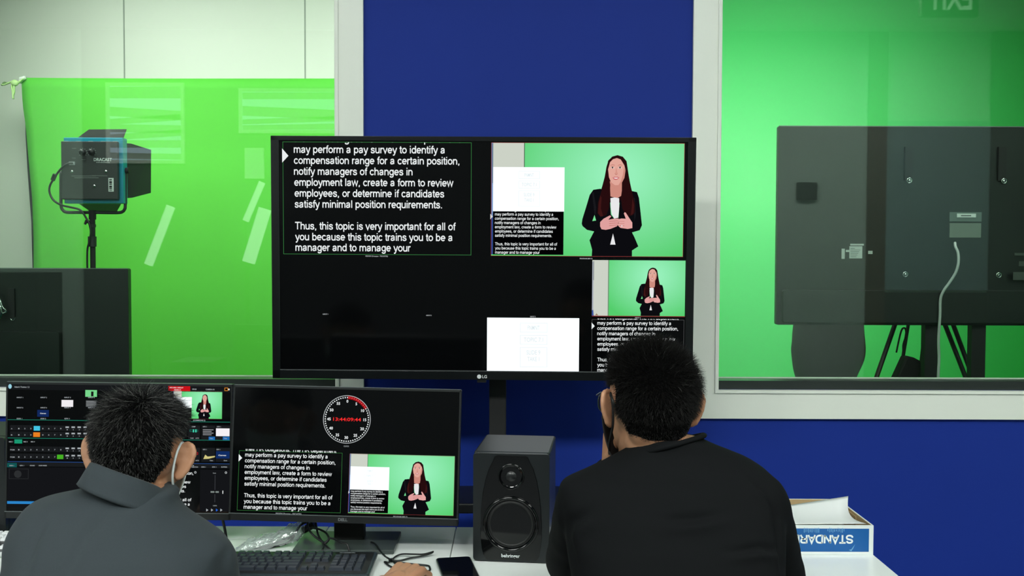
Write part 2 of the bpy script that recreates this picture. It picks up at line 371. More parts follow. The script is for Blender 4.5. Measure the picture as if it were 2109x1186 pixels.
# studio behind the glass
SY, SF = 6.25, 0.15
boxes('floor_studio', [(-4.2, 3.6, WF+0.12, SY+0.2, -0.1, SF)], studio_floor_m, label='studio floor behind the windows')
boxes('ceiling_studio', [(-4.2, 3.6, WF+0.12, SY+0.2, 3.2, 3.3)], mat('studio_ceiling', (150, 160, 148), 0.9), label='studio ceiling')
g = G(); g.use(pale_panel)
g.box(-4.2, 0.2, 5.85, 5.95, SF, 3.2)
g.use(mat('panel_seam', (150, 160, 148), 0.7))
for px in (255, 628):
    x = atY(px, 10, 5.85).x; g.box(x-0.004, x+0.004, 5.848, 5.85, SF, 3.2)
struct(g.build('wall_studio_back'), 'pale panelled studio wall above the green cloth', 'wall')
boxes('wall_studio_left', [(-4.3, -4.2, WF+0.12, SY+0.2, SF, 3.2)], pale_panel, label='studio side wall')
boxes('wall_studio_right', [(3.6, 3.7, WF+0.12, SY+0.2, SF, 3.2)], wall_green, label='studio side wall painted green')
# green cove: wall curving into the floor
g = G(); pr = [(SY, 3.19), (SY, 1.5), (SY, 0.8), (SY, 0.56)] + [(SY-0.4+0.4*math.cos(a), SF+0.405-0.4*math.sin(a)) for a in np.linspace(0, PI/2, 12)] + [(5.0, SF+0.005), (4.6, SF+0.005)]
vs = []; n = len(pr)
for x in (0.32, 3.59): vs += [(x, y, z) for y, z in pr]
g.add(vs, [(i, i+1, n+i+1, n+i) for i in range(n-1)], True)
o = g.build('green_backdrop', wall_green); sd = o.modifiers.new('thickness', 'SOLIDIFY'); sd.thickness = 0.01; sd.offset = 0
tag(o, 'smooth green chroma backdrop seen through the right window behind the dark television', 'backdrop')

# green cloth, tied at its top corner to a crossbar
CY = 5.5
def cl(px, py): return atY(px, py, CY)
th = thing('green_screen_cloth', 'bright green cloth hung below the pale wall panels in the left window', 'green screen', (cl(400, 300).x, CY, SF))
g = G(); NX, NZ = 60, 40; vs = []; top_z = cl(60, 160).z
for j in range(NZ+1):
    t = j/NZ
    py = 160 + t*(1150-160)
    xl = cl(float(np.interp(py, (160, 205, 239, 275, 347, 456, 548, 1150), (44, 45.5, 48, 53, 58, 66.5, 69.5, 71))), py).x; xr = 0.15
    for i in range(NX+1):
        u = i/NX; z = top_z + (SF+0.01-top_z)*t
        if i < 3 and j == 0: z -= 0.0
        yy = CY + 0.012*math.sin(u*22+0.6*math.sin(t*3))*t + 0.01*math.sin(u*7)
        vs.append((xl + (xr-xl)*u, yy, z))
W = NX+1
g.add(vs, [(j*W+i, j*W+i+1, (j+1)*W+i+1, (j+1)*W+i) for j in range(NZ) for i in range(NX)], True)
ob = g.build('cloth', cloth_green, th); sd = ob.modifiers.new('thickness', 'SOLIDIFY'); sd.thickness = 0.004
tie = mat('pale_green_tie', (190, 225, 150), 0.7)
g = G()
for pts in ([(52, 163), (40, 172), (33, 171), (28, 178), (30, 190), (31, 205)], [(47, 168), (34, 176), (33, 190), (30, 200)], [(44, 172), (34, 168), (22, 172), (12, 176), (8, 175)]):
    g.sweep(curve([cl(*p) + Vector((0, -0.02, 0)) for p in pts], 4), 0.009, 6, 0.5)
g.ell(cl(34, 172) + Vector((0, -0.02, 0)), (0.022, 0.016, 0.018)); g.build('tie_strap', tie, th)
g = G(); g.sweep([cl(p[0], p[1]) + Vector((0, -0.008, 0)) for p in ((54, 160), (46, 163), (42, 172))], [0.02, 0.024, 0.012], 8, 0.5)
g.build('corner_loop', mat('white_webbing', (225, 232, 222), 0.7), th)
g = G(); g.sweep(curve([cl(*p) + Vector((0, -0.015, 0)) for p in ((22, 171), (14, 171), (9, 174), (6, 177))], 3), [0.006]*3+[0.014]*3+[0.011]*3+[0.006], 6, 0.4)
g.build('frayed_end', mat('olive_cloth', (120, 150, 100), 0.9), th)
bs = thing('backdrop_stand', 'black upright behind the left edge of the green cloth', 'stand', (cl(56, 500).x, CY+0.06, SF))
g = G(); xa = cl(60, 300).x
g.prism_y([(cl(46, 215).x, cl(46, 215).z), (cl(62, 215).x, cl(62, 215).z), (cl(110, 548).x, cl(110, 548).z), (cl(110, 1150).x, SF), (cl(62, 1150).x, SF), (cl(61.5, 548).x, cl(61.5, 548).z), (cl(59, 456).x, cl(59, 456).z), (cl(51, 347).x, cl(51, 347).z), (cl(47, 275).x, cl(47, 275).z)], CY+0.03, CY+0.05)
g.build('upright', black_matte, bs)
g = G(); g.tube((xa-0.02, CY+0.045, top_z-0.02), (0.15, CY+0.045, top_z-0.02), 0.014); g.build('crossbar', black_matte, bs)
g = G(); g.tube((xa+0.1, CY+0.07, SF), (xa+0.1, CY+0.07, top_z-0.02), 0.014); g.tube((xa+0.1, CY+0.07, SF+0.35), (xa-0.1, CY+0.2, SF+0.012), 0.01); g.tube((xa+0.1, CY+0.07, SF+0.35), (xa+0.4, CY+0.1, SF+0.012), 0.01)
g.build('leg', black_matte, bs)

# ------------------------------------------------------------------ what the screens show (flat pictures lying on the screens)
PARA = [("may perform a pay survey to identify a", 606, 916, 315), ("compensation range for a certain position,", 606, 946, 337.5),
        ("notify managers of changes in", 606, 850, 360), ("employment law, create a form to review", 606.5, 934, 382.5),
        ("employees, or determine if candidates", 607, 915, 405), ("satisfy minimal position requirements.", 607, 910.5, 427.5),
        ("Thus, this topic is very important for all of", 607.5, 939, 472.5), ("you because this topic trains you to be a", 607.5, 932, 495),
        ("manager and to manage your", 608, 846, 517)]
WHITE = em((236, 240, 240)); INK = em((3, 3, 4)); DIM = em((150, 156, 158))
def rct(g, u0, u1, v0, v1, y, m): g.use(m).add([(u0, y, v0), (u1, y, v0), (u1, y, v1), (u0, y, v1)], [(0, 1, 2, 3)])
def border(g, u0, u1, v0, v1, t, y, m):
    rct(g, u0, u1, v0, v0+t, y, m); rct(g, u0, u1, v1-t, v1, y, m); rct(g, u0, u0+t, v0, v1, y, m); rct(g, u1-t, u1, v0, v1, y, m)
L = 0.00025
def prompter(g, u0, u1, v0, v1, y, edge, bold=-0.155, arrow=True, clip=0.3):
    """u0..v1 local rectangle, laid out like the large pane 583..971 x 292..524"""
    X = lambda px: u0 + (px-583)/388*(u1-u0); Z = lambda py: v1 - (py-292)/232*(v1-v0)
    g.use(WHITE)
    for s, a, b, yb in PARA: text(g, s, X(a), Z(yb), y-2*L, X(b)-X(a), (v1-v0)*15.6/232, bold)
    s = "their HR obligations. The HR department"
    text(g, s, X(606), Z(292.5), y-2*L, X(948)-X(606), (v1-v0)*15.6/232, bold, cut=Z(292.5)+(v1-v0)*clip*15.6/232)
    if edge: border(g, u0, u1, v0, v1, (u1-u0)*0.0028, y-2*L, edge)
    if arrow: g.use(WHITE).poly([(X(582), Z(306)), (X(595), Z(321)), (X(582), Z(335))], y-3*L)
def woman(g, X, Z, y):
    SK, SK2, SK3 = em((226, 168, 154)), em((206, 140, 126)), em((188, 116, 106)); HR, HR2 = em((38, 12, 14)), em((62, 22, 22))
    JK, JK2, BL = em((12, 12, 16)), em((24, 24, 28)), em((232, 232, 234))
    def P(pts, m, l): g.use(m).poly([(X(a), Z(b)) for a, b in pts], y-l*L)
    P([(1150,199),(1110,210),(1075,242),(1058,300),(1045,380),(1025,460),(1000,540),(1050,600),(1230,600),(1290,560),(1275,500),(1255,420),(1240,330),(1227,250),(1195,212)], HR, 1)
    P([(1088,420),(1190,420),(1190,540),(1150,562),(1095,548)], SK2, 2)
    P([(1095,562),(1130,556),(1168,562),(1170,640),(1162,730),(1130,735),(1108,700),(1098,640)], BL, 3)
    P([(950,492),(1010,483),(1060,520),(1090,560),(1100,700),(1128,735),(1164,727),(1172,600),(1185,545),(1270,500),(1318,510),(1335,560),(1350,680),(1363,790),(1345,832),(1280,852),(1300,890),(1335,970),(1282,1005),(1282,1058),(942,1058),(945,1000),(922,920),(960,845),(900,832),(862,800),(855,780),(860,740),(890,640),(920,535)], JK, 4)
    P([(962,705),(976,752),(944,757)], em((120, 228, 150)), 5)
    P([(1120,862),(1142,956),(1097,956)], BL, 5)
    P([(940,520),(952,510),(975,640),(972,700),(962,700)], JK2, 5); P([(1290,560),(1300,560),(1310,700),(1300,760)], JK2, 5)
    P([(1062,290),(1085,270),(1080,380),(1092,450),(1088,560),(1082,650),(1060,708),(1012,720),(985,690),(990,600),(1025,480),(1045,380)], HR, 6)
    P([(1222,280),(1240,340),(1258,430),(1278,520),(1302,600),(1303,680),(1285,705),(1232,716),(1196,650),(1182,560),(1196,450),(1216,370)], HR, 6)
    P([(1010,540),(1020,560),(1015,650),(1035,715),(1012,718),(992,690),(996,610)], HR2, 7); P([(1280,560),(1295,620),(1290,690),(1268,708),(1275,640)], HR2, 7)
    P([(1145,224),(1185,238),(1210,280),(1218,330),(1210,390),(1190,430),(1160,452),(1130,452),(1098,428),(1080,385),(1072,320),(1085,262),(1112,234)], SK, 7)
    P([(1206,300),(1217,330),(1209,390),(1190,430),(1160,452),(1180,420),(1195,370)], SK2, 8)
    P([(1145,205),(1112,222),(1088,258),(1076,305),(1062,330),(1070,250),(1105,212)], HR, 8); P([(1145,205),(1195,222),(1218,290),(1222,340),(1208,285),(1180,240)], HR, 8)
    for ex in (1109, 1172):
        P([(ex-19,284),(ex,278),(ex+19,283),(ex+18,287),(ex,283),(ex-18,288)], SK3, 9)
        P([(ex-16,305),(ex,297),(ex+16,304),(ex+14,310),(ex,313),(ex-14,310)], em((238, 214, 206)), 9)
        P([(ex-6,300),(ex+5,300),(ex+6,309),(ex,312),(ex-6,309)], em((48, 24, 22)), 10)
        P([(ex-17,303),(ex,295),(ex+17,302),(ex,299)], em((60, 30, 28)), 11)
    P([(1137,310),(1143,310),(1150,345),(1156,357),(1140,362),(1124,356),(1134,345)], em((214, 150, 136)), 9)
    P([(1128,356),(1140,362),(1153,356),(1146,365),(1134,365)], SK3, 10)
    P([(1110,390),(1128,381),(1139,384),(1150,381),(1168,389),(1152,404),(1138,408),(1122,404)], em((198, 92, 100)), 9)
    P([(1117,390),(1138,389),(1160,390),(1148,398),(1130,398)], em((250, 236, 232)), 10)
    P([(1010,765),(1038,737),(1092,708),(1104,716),(1078,745),(1130,735),(1165,734),(1170,757),(1152,800),(1100,822),(1058,831),(1022,826),(1010,800)], em((224, 160, 158)), 8)
    P([(1158,742),(1190,734),(1226,736),(1209,692),(1216,680),(1226,686),(1255,730),(1281,768),(1282,815),(1242,822),(1182,814),(1156,790),(1168,770)], em((228, 166, 162)), 9)
    for a in (752, 770, 788): P([(1085,a+6),(1160,a),(1161,a+3),(1086,a+10)], SK3, 10)
    for a in (756, 774, 792): P([(1160,a),(1215,a+2),(1215,a+5),(1160,a+3)], SK3, 10)
    P([(1190,790),(1198,792),(1196,804),(1189,802)], BL, 11)
def slide(g, u0, u1, v0, v1, y, k=1.0):
    rct(g, u0, u1, v0, v1, y, em((246, 254, 255), 1.15*k))
    c = em((212, 222, 226), 1.1); w, h = u1-u0, v1-v0; g.use(c)
    X = lambda t: u0 + t*w; Z = lambda t: v1 - t*h
    for a, b, p, q in ((0.36, 0.655, 0.09, 0.26), (0.36, 0.655, 0.31, 0.48), (0.36, 0.655, 0.53, 0.89)): border(g, X(a), X(b), Z(q), Z(p), w*0.004, y-L, c)
    for s, a, q in (("FNMNT", 0.44, 0.215), ("TOPIC 7.1", 0.40, 0.43), ("SLIDE 9", 0.43, 0.66), ("TAKE 1", 0.44, 0.78)):
        text(g, s, X(a), Z(q), y-L, w*(1.01-2*a), h*0.075, 0.01)
def program(g, u0, u1, v0, v1, y, detail=True):
    """the mixed picture: wall strip, white slide, prompter inset and the presenter"""
    X = lambda px: u0 + (px-88)/1624*(u1-u0); Z = lambda py: v1 - (py-98)/960*(v1-v0)
    g.use(em_picture()); b = len(g.v); g.add([(u0, y, v0), (u1, y, v0), (u1, y, v1), (u0, y, v1)], [(0, 1, 2, 3)])
    rct(g, X(88), X(366), Z(400), Z(98), y-L, em((204, 210, 198))); rct(g, X(364), X(370), Z(400), Z(98), y-2*L, em((60, 80, 64)))
    rct(g, X(88), X(104), Z(1045), Z(98), y-2*L, em((120, 150, 196))); rct(g, X(88), X(103), Z(1045), Z(720), y-3*L, em((36, 66, 140))); rct(g, X(97), X(102), Z(440), Z(105), y-3*L, em((70, 74, 74)))
    slide(g, X(104), X(706), Z(678), Z(304), y-3*L)
    rct(g, X(104), X(702), Z(1046), Z(678), y-3*L, INK)
    if detail: prompter(g, X(84), X(700), Z(1050), Z(678), y-4*L, None, -0.15)
    woman(g, X, Z, y-3*L)
    border(g, u0, u1, v0, v1, (u1-u0)*0.002, y-16*L, em((150, 60, 60)))
def camera_view(g, u0, u1, v0, v1, y):
    X = lambda px: u0 + (px-972)/811*(u1-u0); Z = lambda py: v1 - (py-65)/487*(v1-v0)
    g.use(em_picture()); g.add([(u0, y, v0), (u1, y, v0), (u1, y, v1), (u0, y, v1)], [(0, 1, 2, 3)])
    rct(g, X(972), X(1112), Z(552), Z(65), y-L, em((204, 210, 198))); rct(g, X(1110), X(1118), Z(552), Z(65), y-2*L, em((110, 140, 112)))
    rct(g, X(972), X(984), Z(552), Z(80), y-2*L, em((170, 176, 186))); rct(g, X(982), X(986), Z(240), Z(72), y-3*L, em((70, 74, 74)))
    g.use(em((60, 84, 160))).poly([(X(972), Z(552)), (X(988), Z(552)), (X(984), Z(500)), (X(972), Z(505))], y-3*L)
    g.use(em((150, 120, 90))).poly([(X(1000), Z(548)), (X(1028), Z(548)), (X(1012), Z(532))], y-3*L)
    k = 0.493; woman(g, lambda a: X(1500+(a-1150)*k), lambda b: Z(128+(b-200)*k), y-2*L)
    # nothing of the figure hangs below the picture: the pane's own lower border covers its edge
    rct(g, u0, u1, v0-(v1-v0)*0.012, v0+0.0004, y-15*L, em((130, 46, 50)))
def add_uv(ob):                                                   # 0..1 over each first quad of the picture material
    me = ob.data; uvl = me.uv_layers.new(name='UVMap')
    mi = [i for i, m in enumerate(me.materials) if m and m.name == 'green_picture']
    if not mi: return
    for p in me.polygons:
        if p.material_index == mi[0]:
            cs = [me.vertices[v].co for v in p.vertices]; x0 = min(c.x for c in cs); x1 = max(c.x for c in cs); z0 = min(c.z for c in cs); z1 = max(c.z for c in cs)
            for li, v in zip(p.loop_indices, p.vertices):
                c = me.vertices[v].co; uvl.data[li].uv = ((c.x-x0)/(x1-x0), (c.z-z0)/(z1-z0))
def view(name, M, parent, fn, label=None):
    g = G(M); fn(g); me_mats = g.mats
    ob = g.build(name, None, parent, recalc=False)
    # uv are taken in the screen's own axes
    me = ob.data; mi = [i for i, m in enumerate(me.materials) if m.name == 'green_picture']
    if mi:
        uvl = me.uv_layers.new(name='UVMap'); MI = M.inverted(); o = Vector(parent['_o'])
        for p in me.polygons:
            if p.material_index == mi[0]:
                cs = [MI @ (me.vertices[v].co + o) for v in p.vertices]; x0 = min(c.x for c in cs); x1 = max(c.x for c in cs); z0 = min(c.z for c in cs); z1 = max(c.z for c in cs)
                for li, c in zip(p.loop_indices, cs): uvl.data[li].uv = ((c.x-x0)/(x1-x0), (c.z-z0)/(z1-z0))
    if label: ob['label'] = label
    return ob

# ------------------------------------------------------------------ television on its stand
TM = Matrix.Translation((-0.087, 2.85, 1.415)) @ Matrix.Rotation(math.radians(-0.78), 4, 'Z') @ Matrix.Rotation(math.radians(1.31), 4, 'X') @ Matrix.Rotation(math.radians(0.15), 4, 'Y')
tv = thing('television', 'large television showing prompter text and a presenter, on a black column stand', 'television', (-0.087, 2.87, 0.99))
tw, thh = 0.62, 0.3565
g = G(TM); g.rbox(-tw, tw, 0.004, 0.045, -thh, thh, 0.006); g.box(-0.45, 0.45, 0.045, 0.065, -thh+0.03, 0.1); g.build('housing', black_pl, tv, bevel=0.002)
g = G(TM)
g.box(-tw, tw, -0.004, 0.006, thh-0.014, thh); g.box(-tw, -tw+0.024, -0.004, 0.006, -thh, thh); g.box(tw-0.024, tw, -0.004, 0.006, -thh, thh)
g.box(-tw, tw, -0.004, 0.006, -thh, -thh+0.026)
g.build('bezel', mat('bezel_black', (17, 20, 21), 0.22), tv, bevel=0.0015)
g = G(TM); g.box(-tw+0.023, tw-0.024, -0.0052, -0.0036, -thh+0.0255, -thh+0.0275); part(g.build('bezel_line', mat('silver_line', (120, 124, 126), 0.3, 0.6), tv), 'thin silver line along the lower bezel')
g = G(TM); g.box(-tw+0.02, tw-0.02, 0.0, 0.003, -thh+0.02, thh-0.01); scr = g.build('screen', screen_black, tv)
def trect(M, x0, y0, x1, y1):
    a = onM(M, x0, y0); b = onM(M, x1, y0); c = onM(M, x1, y1); d = onM(M, x0, y1)
    return ((a[0]+d[0])/2, (b[0]+c[0])/2, (c[1]+d[1])/2, (a[1]+b[1])/2)
YS = -0.0008
view('prompter_view', TM, scr, lambda g: prompter(g, *trect(TM, 583, 292.5, 971, 524.5), YS, em((52, 116, 62)), clip=0.0), 'white prompter text in a thin green border')
view('program_view', TM, scr, lambda g: program(g, *trect(TM, 1011.5, 294.5, 1408, 528), YS), 'presenter in a black suit before green, with slide and text inset')
view('camera_view', TM, scr, lambda g: camera_view(g, *trect(TM, 1219.5, 536, 1411, 650.5), YS), 'small picture of the presenter before green')
view('slide_view', TM, scr, lambda g: slide(g, *trect(TM, 1003, 654.5, 1192.5, 768.5), YS), 'white slide with faint boxes')
view('small_prompter_view', TM, scr, lambda g: prompter(g, *trect(TM, 1218.5, 658, 1408, 769), YS, em((96, 100, 100)), -0.15, clip=0.25), 'small copy of the prompter text')
for s_, px_, py_, w_ in (("PREVIEW (Prompter - TRICASTER)", 753, 528.5, 46), ("PROGRAM (MIX 2)", 1194, 533.5, 26), ("INPUT 1", 665, 648, 11), ("INPUT 2", 878, 650.5, 11), ("INPUT 3", 1092, 653, 11), ("INPUT 4", 1308, 655.5, 11)):
    g = G(TM); g.use(em((176, 180, 182))); x, z = onM(TM, px_, py_); x1, _ = onM(TM, px_+w_, py_); text(g, s_, x, z, YS-2*L, x1-x, 0.0034, 0.02); g.build('caption', None, scr, recalc=False)
g = G(TM); lx, lz = onM(TM, 987, 775); c = mat('silver_logo', (205, 208, 210), 0.35)
n = 24; g.add([(lx+0.0062*math.cos(2*PI*i/n), -0.0046, lz+0.0062*math.sin(2*PI*i/n)) for i in range(n)], [tuple(range(n))])
text(g, "LG", lx+0.009, lz-0.0042, -0.0046, cap=0.0084, bold=0.02); g.build('logo', c, tv, recalc=False)
g = G(TM); g.box(lx-0.006, lx+0.02, -0.002, 0.02, -thh-0.008, -thh); g.build('sensor_bar', black_pl, tv)

st = thing('tv_stand', 'black column stand with a shelf carrying the large television', 'stand', (-0.05, 2.95, 0))
cxs = atY(1025, 840, 2.97).x
g = G(); g.box(cxs-0.026, cxs+0.026, 2.960, 3.005, 0.05, 1.55); g.build('column', black_matte, st, bevel=0.003)
g = G(); g.box(cxs-0.3, cxs+0.3, 2.940, 2.960, 1.25, 1.33); g.box(cxs-0.3, cxs+0.3, 2.940, 2.960, 1.48, 1.53); g.build('mounting_bracket', black_matte, st)
zsh = atY(955, 1028, 2.85).z
g = G(); g.box(cxs-0.29, cxs+0.29, 2.80, 3.02, zsh-0.03, zsh); g.build('shelf', black_pl, st, bevel=0.004)
g = G(); g.box(cxs-0.4, cxs-0.34, 2.7, 3.18, 0.05, 0.1); g.box(cxs+0.34, cxs+0.4, 2.7, 3.18, 0.05, 0.1); g.box(cxs-0.4, cxs+0.4, 2.93, 3.01, 0.05, 0.1); g.build('base', black_pl, st, bevel=0.004)
for sx in (-0.37, 0.37):
    for yy in (2.73, 3.15):
        g = G(); g.tube((cxs+sx-0.012, yy, 0.025), (cxs+sx+0.012, yy, 0.025), 0.025, n=16); g.build('caster', black_matte, st)

# ------------------------------------------------------------------ desks
DZ = 0.73
def desk(name, x0, x1, label, flap=False):
    d = thing(name, label, 'desk', ((x0+x1)/2, 2.19, 0))
    g = G(); yb = 2.468
    if flap: g.box(x0, x1, 1.95, 2.362, DZ-0.028, DZ); g.box(x0, x0+0.53, 2.362, 2.60, DZ-0.028, DZ); g.box(-0.466, x1, 2.362, yb, DZ-0.028, DZ)
    else: g.box(x0, x1, 1.95, yb, DZ-0.028, DZ)
    g.build('desktop', desk_white, d, bevel=0.0015)
    if flap:
        g = G(); g.box(x0+0.532, -0.468, 2.3645, yb, DZ-0.02, DZ+0.0004); part(g.build('cable_flap', desk_white, d, bevel=0.001), 'long white cable flap at the rear edge')
    for xx in (x0+0.04, x1-0.07):
        for yy in (1.98, 2.40):
            g = G(); g.box(xx, xx+0.03, yy, yy+0.03, 0, DZ-0.028); g.build('leg', mat('pale_grey_metal', (190, 194, 192), 0.4), d)
    g = G(); g.box(x0+0.05, x1-0.05, 2.41, 2.425, 0.3, DZ-0.028); g.build('modesty_panel', desk_white, d)
desk('desk', -1.75, -0.142, 'white desk with a rear cable flap under the two computer monitors', True)
desk('desk.001', -0.140, 0.848, 'white desk under the right loudspeaker and the blue and white box')

# ------------------------------------------------------------------ computer monitors
def monitor(c, yaw, tilt, roll, h, label, views, logo, foot):
    M = Matrix.Translation(c) @ Matrix.Rotation(math.radians(yaw), 4, 'Z') @ Matrix.Rotation(math.radians(tilt), 4, 'X') @ Matrix.Rotation(math.radians(roll), 4, 'Y')
    t = thing('computer_monitor', label, 'monitor', (c[0], foot, DZ)); w, h = 0.27, h/2
    g = G(M); g.rbox(-w, w, 0.002, 0.022, -h, h, 0.003); g.box(-0.17, 0.17, 0.022, 0.045, -0.1, 0.09); g.build('housing', black_pl, t, bevel=0.001)
    g = G(M); g.box(-w, w, -0.001, 0.004, -h, -h+0.0165); g.box(-w, -w+0.004, -0.001, 0.004, -h, h); g.box(w-0.004, w, -0.001, 0.004, -h, h); g.box(-w, w, -0.001, 0.004, h-0.005, h)
    g.build('bezel', mat('monitor_bezel', (24, 27, 28), 0.4), t)
    g = G(M); g.box(-w, w, -0.0022, -0.0008, -h+0.0155, -h+0.0172); g.build('chin_line', mat('monitor_edge', (112, 118, 120), 0.35, 0.4), t)
    g = G(M); g.box(-w+0.001, w-0.001, 0.001, 0.006, h, h+0.0012); g.build('top_edge', MATS['monitor_edge'], t)
    g = G(M); g.box(-w+0.003, w-0.003, 0.0, 0.002, -h+0.016, h-0.004); sc = g.build('screen', screen_black, t)
    views(M, sc)
    if logo:
        g = G(M); text(g, logo, -0.011, -h+0.0048, -0.0016, 0.022, 0.0066, 0.03); part(g.build('logo', mat('grey_logo', (112, 116, 118), 0.4), t, recalc=False), 'small grey maker lettering')
    g = G(); bx = c[0]; g.box(bx-0.036, bx+0.036, c[1]+0.05, c[1]+0.085, DZ+0.01, c[2]+0.05); g.box(bx-0.05, bx+0.05, c[1]+0.03, c[1]+0.06, c[2]-0.06, c[2]+0.06)
    g.build('stand_neck', black_matte, t, bevel=0.003)
    g = G(); g.rboxz(bx-0.118, bx+0.118, foot-0.068, foot+0.085, DZ+0.0012, DZ+0.011, 0.004); g.build('stand_base', mat('stand_base_grey', (62, 70, 68), 0.28), t, bevel=0.001)
    return t
def center_views(M, sc):
    def R(a, b, c, d): return trect(M, a, b, c, d)
    view('prompter_view', M, sc, lambda g: prompter(g, *R(490.5, 930, 703.5, 1053.5), -0.0004, em((60, 130, 66)), -0.15, clip=0.45), 'white prompter text in a green border')
    view('program_view', M, sc, lambda g: program(g, *R(719, 936.5, 935.5, 1059), -0.0004), 'presenter before green with slide and text inset')
    cx, cz = onM(M, 714.5, 863.5); r = 0.0563
    def clock(g):
        y = -0.0006; n = 72
        g.use(em((190, 194, 196)))
        for i in range(n):
            a, b = 2*PI*i/n, 2*PI*(i+1)/n
            g.add([(cx+q*math.sin(t), y, cz+q*math.cos(t)) for q, t in ((r, a), (r, b), (r-0.0014, b), (r-0.0014, a))], [(0, 1, 2, 3)])
        g.use(em((150, 12, 18)))
        for i in range(20):
            a, b = 2*PI*i/120, 2*PI*(i+1)/120
            g.add([(cx+q*math.sin(t), y, cz+q*math.cos(t)) for q, t in ((r-0.0016, a), (r-0.0016, b), (r-0.0088, b), (r-0.0088, a))], [(0, 1, 2, 3)])
        for i in range(60):
            a = 2*PI*i/60; q = r-0.0052; k = 0.0013; g.use(em((226, 80, 84)) if 0 < i < 10 else WHITE)
            px, pz = cx+q*math.sin(a), cz+q*math.cos(a); g.add([(px-k, y-L, pz-k), (px+k, y-L, pz-k), (px+k, y-L, pz+k), (px-k, y-L, pz+k)], [(0, 1, 2, 3)])
        g.use(WHITE)
        for i in range(12):
            a = 2*PI*i/12; q = r*0.755; text(g, str(i*5), cx+q*math.sin(a), cz+q*math.cos(a)-0.0031, y-L, cap=0.0062, bold=0.02, align='c')
    view('clock_face', M, sc, clock, 'round clock dial with minute numbers')
    def digits(g): g.use(em((236, 44, 44), 1.1)); text(g, "13:44:09:44", cx-0.0325, cz-0.0038, -0.0006-L, 0.066, 0.0076, 0.015)
    view('clock_digits', M, sc, digits, 'red digits 13:44:09:44')
    for s, px, py, w in (("PREVIEW (Prompter - TRICASTER)", 568, 1058.5, 53), ("PROGRAM (MIX 2)", 810, 1065, 29), ("CLOCK", 708, 920, 11)):
        g = G(M); g.use(DIM); x, z = onM(M, px, py); x1, _ = onM(M, px+w, py); text(g, s, x, z, -0.0006-L, x1-x, 0.0032, 0.02); g.build('caption', None, sc, recalc=False)
monitor((-0.391, 2.267, 0.957), -1.65, -5.73, 0.87, 0.316, 'middle computer monitor showing a round clock with red digits above prompter text', center_views, "DELL", 2.305)

